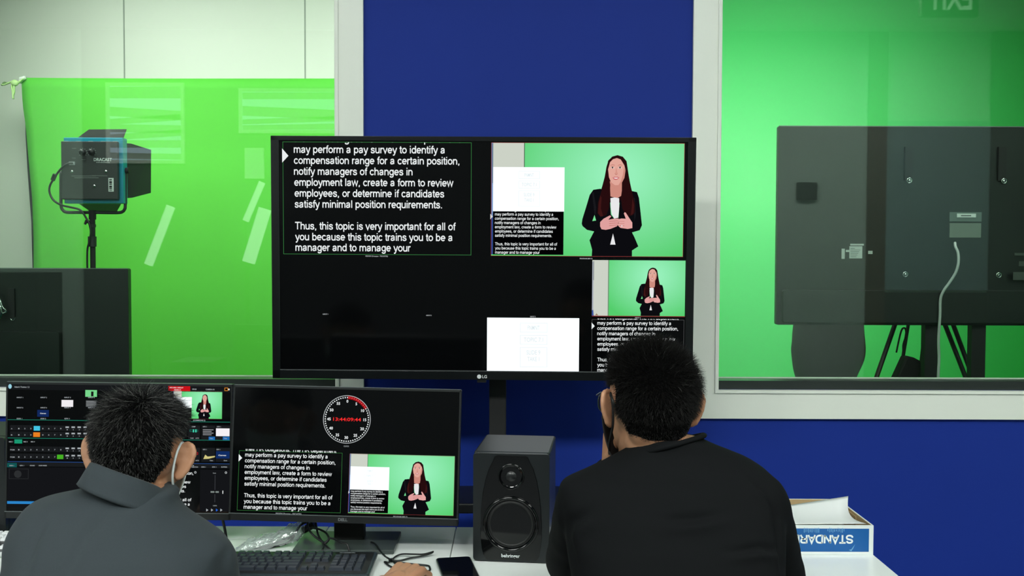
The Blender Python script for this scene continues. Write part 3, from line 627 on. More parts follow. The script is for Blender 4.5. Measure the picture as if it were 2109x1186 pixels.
def left_views(M, sc):
    def pt(px, py): return onM(M, px, py)
    Y = -0.0004
    def R(g, a, b, c, d, m, l=0): u0, u1, v0, v1 = trect(M, a, b, c, d); rct(g, u0, u1, v0, v1, Y-l*L, m)
    def T(g, s, px, py, w, m, cap=0.003, bold=0.02, l=3):
        x, z = pt(px, py); x1, _ = pt(px+w, py); g.use(m); text(g, s, x, z, Y-l*L, x1-x, cap, bold)
    def ui(g):
        gr, md, grn, tx = em((26, 28, 30)), em((38, 40, 43)), em((30, 120, 98)), em((168, 174, 178))
        R(g, 15, 790, 480, 805, em((22, 24, 26))); x, z = pt(21, 795.5)
        g.use(em((150, 206, 222))); n = 16; g.add([(x+0.0042*math.cos(2*PI*i/n), Y-2*L, z+0.0056*math.sin(2*PI*i/n)) for i in range(n)], [tuple(range(n))])
        T(g, "Adam's Training 1.2", 30, 798, 31, tx, 0.0035)
        for r, yy in enumerate((819.5, 840.5, 863)):
            for c, xx in enumerate((35, 84, 133, 182)):
                T(g, ("INPUT %d" % (c+1+4*r)) if r < 2 else ("DDR 1", "DDR 2", "GFX 1", "GFX 2")[c], xx, yy, 13 if r < 2 else 11, tx, 0.0028)
        R(g, 127, 823.5, 151, 837.5, em((240, 236, 240)), 2); R(g, 77, 844, 101, 858, em((18, 40, 92)), 2); T(g, "Canvas", 83, 852, 12, WHITE, 0.0026)
        R(g, 176, 803, 200, 817, em((120, 214, 140)), 2); R(g, 188, 806, 193, 816, em((24, 22, 24)), 3)
        R(g, 177, 824, 200, 838, em((60, 64, 66)), 2); [R(g, 178, 826+k*3, 198, 827+k*3, em((170, 174, 176)), 3) for k in range(4)]
        # bus rows
        R(g, 16, 866, 474, 867.2, grn, 1); R(g, 16, 903.5, 474, 904.8, grn, 1)
        for y0 in (876, 889, 919.5, 934.5):
            R(g, 21, y0, 196, y0+11, gr, 1)
            T(g, "A" if y0 < 885 else "B" if y0 < 900 else "PGM", 23 if y0 < 900 else 21.5, y0+7.5, 3 if y0 < 900 else 9, tx, 0.0026)
            for k in range(12):
                xx = 35 + k*12.35
                R(g, xx-1, y0+0.5, xx-0.3, y0+10.5, em((12, 13, 14)), 2)
                if k < 8: T(g, str(k+1), xx+3, y0+7.5, 2.4, tx, 0.0028)
                else: R(g, xx+1.5, y0+2, xx+8.5, y0+5, tx, 3); T(g, str(k-7), xx+4, y0+9.5, 2.2, tx, 0.002)
        R(g, 70, 877, 83, 886.5, em((66, 196, 226)), 4); R(g, 69, 890, 83, 899.5, em((232, 128, 34)), 4); R(g, 118, 936, 131, 945, em((70, 176, 36)), 4)
        R(g, 30, 904.5, 46, 913, em((26, 150, 112)), 2); [T(g, s, a, 910.5, 8, tx, 0.0026) for s, a in (("M/E 1", 19), ("M/E 3", 49), ("M/E 4", 64))]
        R(g, 16, 952, 474, 953.2, em((38, 72, 130)), 2); R(g, 15, 953, 474, 962, gr, 1); R(g, 15, 953, 35, 962, em((16, 82, 80)), 2)
        [T(g, s, a, 959.5, w, tx, 0.0026) for s, a, w in (("DDR 1", 20, 9), ("GFX 1", 41, 9), ("SOUND", 62, 10), ("AUDIO MIXER", 80, 17))]
        u = trect(M, 19, 965, 59, 986); border(g, *u, 0.001, Y-2*L, em((36, 38, 40)))
        R(g, 15, 963, 300, 1046, em((20, 21, 24)), 0); x, z = pt(37, 976); g.use(em((44, 46, 48))); n = 16
        g.add([(x+0.009*math.cos(2*PI*i/n), Y-2*L, z+0.009*math.sin(2*PI*i/n)) for i in range(n)], [tuple(range(n))]); border(g, *u, 0.001, Y-2*L, em((44, 46, 48)))
        R(g, 15, 1033, 300, 1038.5, em((44, 132, 200)), 2)
        # right side panels
        R(g, 347, 795, 392, 805, em((200, 18, 26)), 2); T(g, "RECORD / REPLAY", 350, 799, 28, WHITE, 0.0024); T(g, "00:00:17", 359, 803.5, 14, WHITE, 0.0024)
        T(g, "GRAB", 396, 802.5, 9, tx, 0.003); T(g, "CAMERA IN", 424, 803, 18, tx, 0.003)
        R(g, 462.5, 798, 470, 805, em((190, 120, 40)), 2); R(g, 464, 799.5, 468.5, 803.5, INK, 3); R(g, 470.5, 800, 473, 803.5, WHITE, 3)
        T(g, "(COMMONS 2)", 398, 867.5-1, 25, tx, 0.003)
        for (a, b, c, d) in ((388, 876, 412, 906), (415, 876, 443, 906), (444.5, 876, 474, 906), (386, 922, 412, 951), (415, 922, 443, 951), (444.5, 922, 474, 951)): R(g, a, b, c, d, gr, 1)
        for a, b in ((395, 879.5), (418, 879.5), (447, 879.5), (395, 926.5), (418, 926.5), (446, 926.5)): T(g, "COMP" if a < 400 else "GFX 1", a, b, 8, tx, 0.0026)
        for xx, m in ((391, grn), (397.5, em((70, 214, 180))), (402.5, em((70, 214, 180)))): R(g, xx, 884, xx+2.5 if xx > 392 else xx+16, 890, m, 3) if xx > 392 else border(g, *trect(M, 391, 884.5, 408, 889), 0.001, Y-2*L, m)
        border(g, *trect(M, 392, 931, 408, 936), 0.001, Y-2*L, em((190, 30, 36))); R(g, 394, 931, 399, 936, em((200, 30, 36)), 3)
        R(g, 416, 882, 443, 898, em((14, 14, 16)), 2); [R(g, 418, 884+k*3.4, 440-(k % 2)*4, 885.6+k*3.4, em((150, 152, 156)), 3) for k in range(4)]
        R(g, 445, 882, 473, 898, em((244, 240, 244)), 2); R(g, 430, 899, 443, 906, em((30, 104, 176)), 2); R(g, 459, 899, 473, 906, em((30, 104, 176)), 2)
        R(g, 445, 929, 473, 944, em((16, 44, 98)), 2); T(g, "Canvas", 450, 938.5, 16, WHITE, 0.003)
        g.use(em((206, 196, 128))).poly([pt(419, 945), pt(423, 936), (pt(428, 940)), pt(443, 938.5), pt(443, 941), pt(430, 944.5)], Y-3*L)
        for s, a, b in (("AUTO", 403, 903), ("TAKE", 392, 903), ("AUTO", 403, 949), ("Take", 432, 903.5), ("Take", 461, 903.5), ("Take", 432, 949), ("Zoom", 461, 949)): T(g, s, a, b, 7, tx, 0.0024, l=4)
        [T(g, s, a, 962.5, w, tx, 0.0026) for s, a, w in (("AUTOMATION", 389, 19), ("DDR 1", 415, 9), ("GFX 1", 437, 9), ("BUFFERS", 456, 12))]
        R(g, 412, 967, 474, 1056-3, em((20, 21, 24)), 1); R(g, 442.3, 978, 443.5, 1034, em((60, 62, 66)), 2); R(g, 434, 1011, 451, 1014.5, em((120, 130, 126)), 3); R(g, 442, 1009, 444, 1017, INK, 4)
        R(g, 458.5, 1010, 460, 1016.5, WHITE, 3)
        for xx, yy in ((402.5, 972.5), (465.5, 973)):
            x, z = pt(xx, yy); g.use(em((180, 184, 186))); n = 14; g.add([(x+0.0028*math.cos(2*PI*i/n), Y-2*L, z+0.0028*math.sin(2*PI*i/n)) for i in range(n)], [tuple(range(n))])
            g.use(INK); g.add([(x+0.0014*math.cos(2*PI*i/n), Y-3*L, z+0.0014*math.sin(2*PI*i/n)) for i in range(n)], [tuple(range(n))])
        for xx, m in ((427, tx), (437, tx), (447, em((40, 100, 210))), (456, tx)): g.use(m).poly([pt(xx-2, 1047), pt(xx+2.5, 1050), pt(xx-2, 1053)], Y-3*L)
        T(g, "Fade", 439, 975, 6, DIM, 0.0024); T(g, "100%", 439, 1042, 8, DIM, 0.0024)
    view('switcher_controls_view', M, sc, ui, 'dark video-switcher controls with coloured buttons')
    view('program_view', M, sc, lambda g: program(g, *trect(M, 357, 805.5, 457.5, 862), Y, False), 'small picture of the presenter before green')
    view('prompter_view', M, sc, lambda g: prompter(g, *trect(M, 226, 958, 410, 1052), Y-2*L, None, -0.15, False, clip=0.2), 'prompter text beside the seated man')
monitor((-0.944, 2.32, 0.953), 1.04, -1.85, 0.65, 0.327, 'left computer monitor showing dark video-switcher controls with coloured buttons', left_views, None, 2.33)

# ------------------------------------------------------------------ loudspeakers
def speaker(x, y, yaw, label, group):
    t = thing('loudspeaker', label, 'loudspeaker', (x, y, DZ), group=group)
    M = Matrix.Translation((x, y, DZ)) @ Matrix.Rotation(math.radians(yaw), 4, 'Z')
    w, h, d = 0.087, 0.25, 0.215; cab = mat('speaker_cabinet', (22, 27, 29), 0.38, bump=0.05, bscale=500)
    g = G(M); g.rboxz(-w, w, 0.004, d, 0.001, h, 0.006); g.build('cabinet', cab, t, bevel=0.004)
    g = G(M); g.rbox(-w, w, -0.008, 0.006, 0.002, h-0.001, 0.008, 4); g.build('baffle', cab, t, bevel=0.004)
    k = 0.000304; X = lambda px: (px-416)*k; Z = lambda py: (1085-py)*k
    g = G(M); g.prism_y([(X(a), Z(b)) for a, b in ((292,288),(280,320),(250,380),(222,470),(202,570),(190,680),(186,800),(186,900),(196,985),(212,1040),(235,1068),(600,1068),(622,1040),(636,985),(646,900),(646,800),(640,680),(628,570),(610,470),(584,380),(552,320),(540,288),(520,280),(312,280))], -0.0095, -0.004)
    fp = part(g.build('front_panel', gloss_black, t, bevel=0.001), 'glossy black panel tapering upwards')
    z1 = Z(437)
    g = G(M); g.lathe_y((0, -0.0095, z1), [(0.0305, 0.0), (0.029, -0.003), (0.027, -0.003), (0.022, 0.001), (0.0150, 0.004)], 40); tw_ = g.build('tweeter', gloss_black, t, recalc=True)
    g = G(M); g.lathe_y((0, -0.0095, z1), [(0.0152, 0.004), (0.0135, 0.0015), (0.010, -0.002), (0.005, -0.004), (0.0004, -0.0045)], 28); g.build('dome', mat('tweeter_dome', (30, 32, 33), 0.3), tw_)
    z2 = Z(793)
    g = G(M); g.lathe_y((0, -0.0095, z2), [(0.0640, 0.0), (0.0630, -0.004), (0.0600, -0.006), (0.0570, -0.005), (0.0545, -0.001), (0.0535, 0.003)], 56); wf = g.build('woofer', gloss_black, t)
    g = G(M); g.lathe_y((0, -0.0095, z2), [(0.0536, 0.003), (0.051, -0.002), (0.0475, -0.002), (0.0455, 0.003)], 56); g.build('surround', mat('rubber', (12, 13, 14), 0.55), wf)
    g = G(M); g.lathe_y((0, -0.0095, z2), [(0.0456, 0.003), (0.030, 0.010), (0.0135, 0.015)], 56); g.build('cone', mat('speaker_cone', (30, 36, 37), 0.42), wf)
    g = G(M); g.lathe_y((0, -0.0095, z2), [(0.0138, 0.015), (0.011, 0.0105), (0.006, 0.007), (0.0004, 0.006)], 28); g.build('dust_cap', mat('dust_cap', (16, 17, 18), 0.28), wf)
    g = G(M); text(g, "behringer", X(345), Z(1044), -0.0099, X(484)-X(345), 0.0075, 0.02); part(g.build('logo', mat('white_logo', (214, 220, 220), 0.4), t, recalc=False), 'small white maker lettering')
    return t
speaker(0.0005, 2.190, -6.1, 'black loudspeaker beside the smartphone, between the monitors and the man in black', 'pair of desk loudspeakers')
lx_ = -1.236 - 0.088
speaker(lx_, 2.362, 0.6, 'black loudspeaker mostly hidden behind the man in the grey jacket, left of the monitors', 'pair of desk loudspeakers')

# ------------------------------------------------------------------ keyboards
def keyboard(x0, x1, y0, y1, label, case_m, key_m, rot=0.0):
    cx, cy = (x0+x1)/2, (y0+y1)/2
    t = thing('keyboard', label, 'keyboard', (cx, cy, DZ)); M = Matrix.Translation((cx, cy, DZ)) @ Matrix.Rotation(math.radians(rot), 4, 'Z') @ Matrix.Rotation(math.radians(3.0), 4, 'X')
    w, d = (x1-x0)/2, (y1-y0)/2
    g = G(M); g.rboxz(-w, w, -d, d, 0.006, 0.017, 0.008); g.build('case', case_m, t, bevel=0.003)
    g = G(M); g.rboxz(-w+0.007, w-0.007, -d+0.007, d-0.007, 0.0165, 0.0178, 0.004); g.build('key_bed', black_pl, t)
    g = G(M); u = (2*w-0.024)/23.0; ry = (2*d-0.03)/6.4
    def key(a, b, row, rows=1):
        x = -w+0.012+a*u; z = 0.0178; y_ = d-0.014-(row*ry if row == 0 else row*ry+0.2*ry)
        X0, X1, Y1, Y0 = x+0.0009, x+b*u-0.0009, y_-0.0009, y_-ry*rows+0.0009; i = 0.0022
        g.add([(X0, Y0, z), (X1, Y0, z), (X1, Y1, z), (X0, Y1, z), (X0+i, Y0+i, z+0.0062), (X1-i, Y0+i, z+0.0062), (X1-i, Y1-i*0.6, z+0.0062), (X0+i, Y1-i*0.6, z+0.0062)],
              [(4, 5, 6, 7), (0, 1, 5, 4), (1, 2, 6, 5), (2, 3, 7, 6), (3, 0, 4, 7)])
    for a in [0, 2, 3, 4, 5, 6.5, 7.5, 8.5, 9.5, 11, 12, 13, 14, 15.25, 16.25, 17.25]: key(a, 1, 0)
    for k in range(13): key(k, 1, 1)
    key(13, 2, 1)
    key(0, 1.5, 2); [key(1.5+k, 1, 2) for k in range(12)]; key(13.5, 1.5, 2)
    key(0, 1.75, 3); [key(1.75+k, 1, 3) for k in range(11)]; key(12.75, 2.25, 3)
    key(0, 2.25, 4); [key(2.25+k, 1, 4) for k in range(10)]; key(12.25, 2.75, 4)
    for a, b in ((0, 1.25), (1.25, 1.25), (2.5, 1.25), (3.75, 6.25), (10, 1.25), (11.25, 1.25), (12.5, 1.25), (13.75, 1.25)): key(a, b, 5)
    for r in (1, 2): [key(15.25+k, 1, r) for k in range(3)]
    key(16.25, 1, 4); [key(15.25+k, 1, 5) for k in range(3)]
    for r in (1, 2, 3, 4): [key(18.6+k, 1, r) for k in range(3)]
    key(18.6, 2, 5); key(20.6, 1, 5); key(21.6, 1, 1); key(21.6, 1, 2, 2); key(21.6, 1, 4, 2)
    g.build('keys', key_m, t)
    g = G(M); g.box(w-0.085, w-0.05, d-0.0128, d-0.0112, 0.0178, 0.0181); g.build('indicator_strip', mat('grey_print', (150, 156, 158), 0.5), t)
    for sx in (-w+0.03, w-0.05):
        for q0, q1, zz in ((d-0.025, d-0.01, -0.0035), (-d+0.01, -d+0.025, 0.0042)):
            g = G(M); g.box(sx, sx+0.02, q0, q1, zz, 0.0065); g.build('foot', mat('rubber', (12, 13, 14), 0.55), t)
kr = atZ(774, 1146, DZ+0.02).x
keyboard(kr-0.445, kr, 2.055, 2.196, 'black keyboard under the clear bag, in front of the middle monitor', mat('keyboard_case', (44, 54, 58), 0.3), mat('black_keycap', (46, 51, 60), 0.3), 0.0)
wk = atZ(21, 1150, DZ+0.02).x
keyboard(wk-0.42, wk+0.02, 2.20, 2.345, 'white keyboard at the left edge, beside the man in the grey jacket', mat('white_case', (196, 200, 200), 0.4), mat('white_keycap', (224, 226, 228), 0.4))

# ------------------------------------------------------------------ phone, mouse, cables, bag
t = thing('smartphone', 'black smartphone lying on the white desk in front of the right loudspeaker', 'phone', (-0.12, 2.12, DZ))
pa, pb, pc = atZ(897, 1156, DZ), atZ(968, 1152, DZ), atZ(916, 1186, DZ)
ex = (pb-pa).normalized(); ey = (pc-pa).normalized(); ey = (ey - ex*ey.dot(ex)).normalized()
M = Matrix.Translation(pa) @ Matrix(((ex.x, -ey.x, 0, 0), (ex.y, -ey.y, 0, 0), (0, 0, 1, 0), (0, 0, 0, 1)))
pw = (pb-pa).length
g = G(M); g.rboxz(0, pw, -0.158, 0, 0.0005, 0.008, 0.009, 4); g.build('body', mat('phone_edge', (60, 66, 64), 0.3, 0.5), t, bevel=0.0015)
g = G(M); g.rboxz(0.0025, pw-0.0025, -0.1555, -0.0025, 0.0079, 0.0084, 0.007, 4); g.build('screen', mat('phone_glass', (10, 12, 14), 0.06), t)
mo = thing('computer_mouse', 'dark computer mouse under the hand of the man in the grey jacket', 'mouse', (-0.196, 2.058, DZ))
g = G(); g.ell((-0.202, 2.048, DZ+0.003), (0.029, 0.052, 0.026)); me = g
for i, v in enumerate(g.v):
    if v.z < DZ+0.0008: v.z = DZ+0.0008
g.build('shell', black_pl, mo)
g = G(); g.tube((-0.2055, 2.080, DZ+0.020), (-0.1985, 2.080, DZ+0.020), 0.006, n=12); g.build('wheel', mat('rubber', (12, 13, 14), 0.55), mo)
def onD(px, py, up=0.003): return atZ(px, py, DZ+up) 
cab_m = mat('black_cable', (16, 18, 19), 0.4)
g = G(); z0 = 0.0030
pts = [onD(884, 1175), onD(885, 1169), onD(882, 1165), onD(868, 1163), onD(845, 1161), onD(822, 1158), onD(808, 1156)]
pts = [Vector((-0.200, 2.099, DZ+0.006))] + pts
g.sweep(curve(pts, 6), 0.0022, 8); g.build('mouse_cable', cab_m, mo)
lc = thing('cable_coil', 'looped black cable tied in a bundle at the right rear of the black keyboard', 'cable', tuple(onD(808, 1152, 0)))
g = G()
loop = [onD(806, 1154, .004), onD(815, 1146, .004), onD(828, 1141, .006), onD(850, 1141, .008), onD(872, 1141, .008), onD(889, 1137, .009), onD(892, 1136, .009), onD(886, 1140, .007), onD(868, 1145, .005), onD(845, 1149, .004), onD(825, 1154, .003), onD(808, 1154, .004)]
g.sweep(curve(loop, 5), 0.0021, 8)
g.sweep(curve([onD(808, 1154), onD(814, 1160), onD(822, 1164), onD(832, 1165.5), onD(850, 1165), onD(862, 1168)], 5), 0.0021, 8)
g.sweep(curve([onD(806, 1153), onD(800, 1158, .0052), onD(792, 1157), onD(800, 1164), onD(812, 1170)], 5), 0.0021, 8)
g.sweep(curve([onD(806, 1153, .006), onD(794, 1146, .016), onD(784, 1136, .016), onD(778, 1126, .016), onD(772, 1119, .016), onD(764, 1116, .016)], 5), 0.0021, 8)
g.build('cord', cab_m, lc)
g = G(); g.tube(onD(801, 1154, .004), onD(811, 1153, .004), 0.0048, n=10); g.build('cable_tie', black_matte, lc)
mc = thing('cable_bundle', 'black cables hanging in loops under the middle monitor, beside the clear bag', 'cable', tuple(onD(655, 1130, 0)))
def aY(px, py, Y): return atY(px, py, Y)
g = G(); cr = 0.0026
g.sweep(curve([aY(634, 1072, 2.33), aY(634, 1084, 2.32), aY(640, 1096, 2.30), aY(650, 1106, 2.29), aY(660, 1113, 2.28), aY(669, 1119, 2.27), aY(676, 1113, 2.27), aY(679, 1108, 2.27), aY(690, 1110, 2.26), aY(702, 1117, 2.24), aY(714, 1120, 2.23), aY(718, 1130, 2.225), aY(721, 1139, 2.222)], 5), cr, 8)
g.sweep(curve([aY(650, 1074, 2.34), aY(652, 1086, 2.33), aY(655, 1100, 2.31), aY(661, 1112, 2.29), aY(668, 1117, 2.28), aY(676, 1112, 2.28), aY(677, 1106, 2.29), aY(670, 1096, 2.31), aY(655, 1089, 2.32), aY(640, 1087, 2.33), aY(630, 1092, 2.34)], 5), cr, 8)
g.sweep(curve([aY(664, 1118, 2.27), aY(666, 1126, 2.25), aY(664, 1132, 2.235), aY(665, 1141, 2.232)], 5), cr*0.8, 8)
g.sweep(curve([aY(668, 1119, 2.27), aY(676, 1128, 2.25), aY(683, 1134, 2.24), aY(681, 1139, 2.235)], 5), cr*0.8, 8)
g.build('cord', cab_m, mc)
g = G(); g.tube(aY(624, 1092, 2.345), aY(647, 1079, 2.345), 0.009, n=10); g.build('plug', black_pl, mc)
uc = thing('monitor_cable', 'single black cable dropping from the left monitor onto the desk', 'cable', tuple(aY(462, 1106, 2.36)))
g = G(); g.sweep(curve([aY(458, 1066, 2.37), aY(460, 1076, 2.37), aY(463, 1090, 2.37), aY(466, 1108, 2.365), aY(468, 1118, 2.35)], 5), 0.0036, 8); g.build('cord', cab_m, uc)
# clear plastic bag
bag = thing('plastic_bag', 'crumpled clear plastic bag holding a cable, lying behind the black keyboard', 'plastic bag', tuple(onD(550, 1120, 0)))
g = G(); N, K = 36, 26
pb0, pb1 = onD(478, 1140, 0.012), aY(622, 1092, 2.335)
top = [(484, 1131), (520, 1112), (560, 1098), (590, 1086), (612, 1076), (622, 1075)]; bot = [(484, 1138), (520, 1137), (560, 1126), (590, 1119), (612, 1112), (626, 1098)]
Yc = [2.25, 2.27, 2.29, 2.30, 2.31, 2.32]
tc_ = curve([aY(p[0], p[1], y) for p, y in zip(top, Yc)], 7); bc_ = curve([aY(p[0], p[1], y-0.01) for p, y in zip(bot, Yc)], 7); vs = []
for i in range(len(tc_)):
    a, b = tc_[i], bc_[i]; c = (a+b)/2; h = (a-b)/2
    if b.z < DZ+0.002: c.z += (DZ+0.002-b.z)/2
    for j in range(K):
        q = 2*PI*j/K; n_ = 0.0065*noise.noise(Vector((i*0.35, math.cos(q)*1.8, math.sin(q)*1.8))) + 0.004*noise.noise(Vector((i*0.9, q*3, 4)))
        p = c + h*math.cos(q) + Vector((0, 1, 0.1))*math.sin(q)*(0.018+n_) + h.normalized()*n_
        p.z = max(p.z, DZ+0.0012); vs.append(p)
L_ = len(tc_)
g.add(vs, [(i*K+j, i*K+(j+1) % K, (i+1)*K+(j+1) % K, (i+1)*K+j) for i in range(L_-1) for j in range(K)], True)
gb = glass_mat('clear_film', (232, 240, 238), 0.16, 0.12)
nt_ = gb.node_tree; df = nt_.nodes.new('ShaderNodeBsdfDiffuse'); df.inputs[0].default_value = lin((235, 240, 240)); mx_ = nt_.nodes.new('ShaderNodeMixShader'); mx_.inputs[0].default_value = 0.22
out_ = [n for n in nt_.nodes if n.type == 'OUTPUT_MATERIAL'][0]; src_ = out_.inputs[0].links[0].from_socket
nt_.links.new(src_, mx_.inputs[1]); nt_.links.new(df.outputs[0], mx_.inputs[2]); nt_.links.new(mx_.outputs[0], out_.inputs[0])
g.build('film', gb, bag)
g = G(); g.sweep(curve([aY(520, 1132, 2.27), aY(548, 1128, 2.28), aY(580, 1122, 2.29), aY(598, 1114, 2.30), aY(606, 1102, 2.31), aY(618, 1082, 2.325), aY(634, 1074, 2.335)], 5), 0.003, 8)
g.sweep(curve([aY(500, 1136, 2.262), aY(530, 1130, 2.272), aY(565, 1120, 2.285), aY(595, 1108, 2.30), aY(610, 1100, 2.31)], 5), 0.003, 8)
part(g.build('cable', cab_m, bag), 'dark cable inside the bag')
# lid of a paper carton
bx = thing('carton_lid', 'upturned blue and white carton lid with printed lettering, on the right end of the desk', 'box', (0.63, 2.37, DZ))
x0, x1, y0, y1, zt = 0.405, 0.846, 2.246, 2.492, DZ+0.07
brown = mat('brown_board', (176, 150, 110), 0.8, var=0.08, vscale=20); whiteboard_m = mat('white_coated_board', (224, 230, 228), 0.4)
bt = 0.0035
g = G(); g.use(whiteboard_m)
g.box(x0, x1, y0, y0+bt, DZ+0.0005, zt); g.box(x0, x1, y1-bt, y1, DZ+0.0005, zt); g.box(x0, x0+bt, y0+bt, y1-bt, DZ+0.0005, zt); g.box(x1-bt, x1, y0+bt, y1-bt, DZ+0.0005, zt)
g.use(brown); g.box(x0+bt, x1-bt, y0+bt, y1-bt, DZ+0.0005, DZ+0.004)
g.box(x0+bt, x1-bt, y1-bt-0.0012, y1-bt, DZ+0.004, zt-0.0005); g.box(x1-bt-0.0012, x1-bt, y0+bt, y1-bt, DZ+0.004, zt-0.0005); g.box(x0+bt, x1-bt, y0+bt, y0+bt+0.001, DZ+0.004, zt-0.0005)
g.box(x1-bt-0.0035, x1-bt-0.0012, y0+0.10, y1-0.012, DZ+0.004, zt-0.006)
g.build('tray', None, bx)
g = G(); yb_ = y0-0.0004
u = lambda px: ((px-IW/2)/FPX)*2.246
g.use(mat('blue_print', (10, 88, 156), 0.45)).add([(x0+0.008, yb_, DZ+0.008), (x1-0.0105, yb_, DZ+0.008), (x1-0.0105, yb_, zt-0.0075), (x0+0.008, yb_, zt-0.0075)], [(0, 1, 2, 3)])
g.build('printed_panel', None, bx, recalc=False)
g = G(); g.use(mat('white_print', (226, 234, 234), 0.4))
zS = atY(1700, 1101.5, 2.246).z; zS2 = atY(1700, 1118.5, 2.246).z
wS = (u(1765)-u(1655))*8/6.88
text(g, "STANDARD", u(1766), zS, yb_-0.0003, wS, zS-zS2, -0.21, flip=-1)
part(g.build('lettering', None, bx, recalc=False), 'white capital lettering printed upside down')
g = G(); g.use(mat('faint_blue_print', (110, 164, 206), 0.5))
for a0, a1 in ((1663, 1694), (1712, 1748)):
    g = G(); g.use(MATS['faint_blue_print']); r_ = random.Random(a0); a = a0
    while a < a1:
        ww = r_.uniform(1, 3); za = atY(a, 1086+r_.uniform(0, 4), 2.246).z; zb = atY(a, 1093+r_.uniform(0, 4), 2.246).z
        g.add([(u(a), yb_-0.0002, zb), (u(a+ww*0.6), yb_-0.0002, zb), (u(a+ww*0.6), yb_-0.0002, za), (u(a), yb_-0.0002, za)], [(0, 1, 2, 3)]); a += ww+1.2
    g.build('faded_print', None, bx, recalc=False)
g = G(); g.use(MATS['faint_blue_print'])
ps_ = [(u(a), atY(a, b, 2.246).z) for a, b in ((1757, 1132), (1762, 1131), (1770, 1120), (1766, 1129), (1762, 1135))]
g.poly(ps_, yb_-0.0002); g.build('faded_print', None, bx, recalc=False)
pp = thing('paper_stack', 'white paper lying in the carton lid, one corner sticking up', 'paper', (0.62, 2.37, DZ+0.004))
paper = mat('white_paper', (236, 238, 238), 0.6)
g = G(); g.box(x0+0.02, x1-0.03, y0+0.012, y1-0.02, DZ+0.0045, DZ+0.040); g.build('ream', paper, pp)
ca, cb = atY(1784, 1078, 2.262), atY(1747, 1021.5, 2.45); cc = Vector((0.45, 2.470, DZ+0.018)); cd = Vector((0.43, 2.268, DZ+0.064))
g = G(); N = 12; vs = []
for j in range(N+1):
    for i in range(N+1):
        s_, t_ = i/N, j/N                                     # s: left to right, t: front to back
        a = cd.lerp(ca, s_); b = cc.lerp(cb, s_); p = a.lerp(b, t_)
        p.x -= 0.016*math.sin(PI*t_)*s_**3; p.z -= 0.014*math.sin(PI*t_)*s_*s_; p.z = max(p.z, DZ+0.042); vs.append(p)
g.add(vs, [(j*(N+1)+i, j*(N+1)+i+1, (j+1)*(N+1)+i+1, (j+1)*(N+1)+i) for j in range(N) for i in range(N)], True)
o = g.build('top_sheet', paper, pp); sd = o.modifiers.new('thickness', 'SOLIDIFY'); sd.thickness = 0.0004
part(o, 'loose top sheet with a raised corner')

# ------------------------------------------------------------------ studio equipment behind the glass
YL = 4.6
ll = thing('studio_light', 'teal and black panel light on a stand, in front of the bright green cloth', 'studio light', (aY(190, 400, YL).x, YL, SF))
P = lambda px, py, dy=0.0: atY(px, py, YL+dy)
xa, xb = P(132, 350).x, P(246, 350).x; za, zb = P(190, 411).z, P(190, 292).z
g = G(); g.box(xa-0.001, xb+0.018, YL+0.0, YL+0.05, za-0.018, zb+0.02); g.build('frame', teal_m, ll, bevel=0.003)
g = G(); g.box(xa-0.004, xb, YL-0.022, YL+0.001, za, zb); g.build('back_housing', mat('lamp_housing', (38, 44, 42), 0.45), ll, bevel=0.003)
g = G(); g.box(xa+0.012, xb+0.006, YL+0.05, YL+0.053, za-0.005, zb+0.008); part(g.build('led_face', em((255, 252, 244), 6.0), ll), 'glowing front facing away')
for k in range(5):
    g = G(); x = xa+k*0.058; g.box(x, x+0.022, YL-0.0005, YL+0.004, zb+0.0005, zb+0.0035); g.build('clip_tab', mat('pale_tab', (150, 190, 190), 0.4), ll)
blk = mat('barndoor_black', (30, 34, 34), 0.5)
def leaf(name, pts, label):
    g = G(); a = [P(*p) for p in pts]; n_ = (a[1]-a[0]).cross(a[2]-a[0]).normalized()*0.0012
    n = len(a); g.add([p+n_ for p in a] + [p-n_ for p in a], [tuple(range(n)), tuple(range(2*n-1, n-1, -1))] + [(i, n+i, n+(i+1) % n, (i+1) % n) for i in range(n)])
    part(g.build(name, blk, ll), label)
leaf('barn_door', [(160, 284, .05), (254, 285, .05), (261, 266.5, .16), (183, 267, .16)], 'upper flap')
leaf('barn_door', [(257, 295, .05), (270, 295.5, .08), (311, 308.5, .19), (310.5, 397, .19), (272, 407, .08), (258, 408, .05)], 'right flap')
leaf('barn_door', [(161, 418, .05), (186, 435, .16), (240, 436, .16), (250, 419, .05)], 'lower flap')
leaf('barn_door', [(134, 296, .05), (121, 305, .0), (121, 398, .0), (134, 410, .05)][::-1] if False else [(133, 300, .051), (146, 306, .19), (146, 396, .19), (133, 408, .051)], 'left flap')
g = G(); g.sweep(curve([P(125.5, 352, .03), P(125.5, 400, .03), P(126, 424, .03), P(129, 432, .03), P(137, 437, .03), P(160, 437.5, .03), P(190, 437.5, .03), P(240, 438, .03), P(252, 436, .03), P(257, 430, .03), P(258, 420, .03), P(258.5, 352, .03)], 4), 0.0075, 8); g.build('yoke', blk, ll)
g = G(); g.tube(P(250, 352, .03), P(266, 351, .03), 0.014, n=14); g.build('tilt_knob', black_matte, ll)
g = G(); g.tube(P(190.5, 433, .03), P(190.5, 452, .03), 0.017, n=14); g.tube(P(190.5, 452, .03), Vector((P(190, 452, .03).x, YL+.03, SF+0.25)), 0.0125, n=12); g.build('pole', black_matte, ll)
g = G(); g.tube(P(190, 487, .03), P(190, 508, .03), 0.0195, n=12); g.build('clamp', blk, ll)
g = G(); g.tube(P(190.5, 462, .03), P(190.5, 468, .03), 0.016, n=12); g.build('collar_ring', blk, ll)
g = G(); g.tube(P(190, 455, .025), P(176, 458, .02), 0.006, n=8); g.tube(P(178, 453, .02), P(175, 462, .02), 0.006, n=8); g.build('tightening_lever', blk, ll)
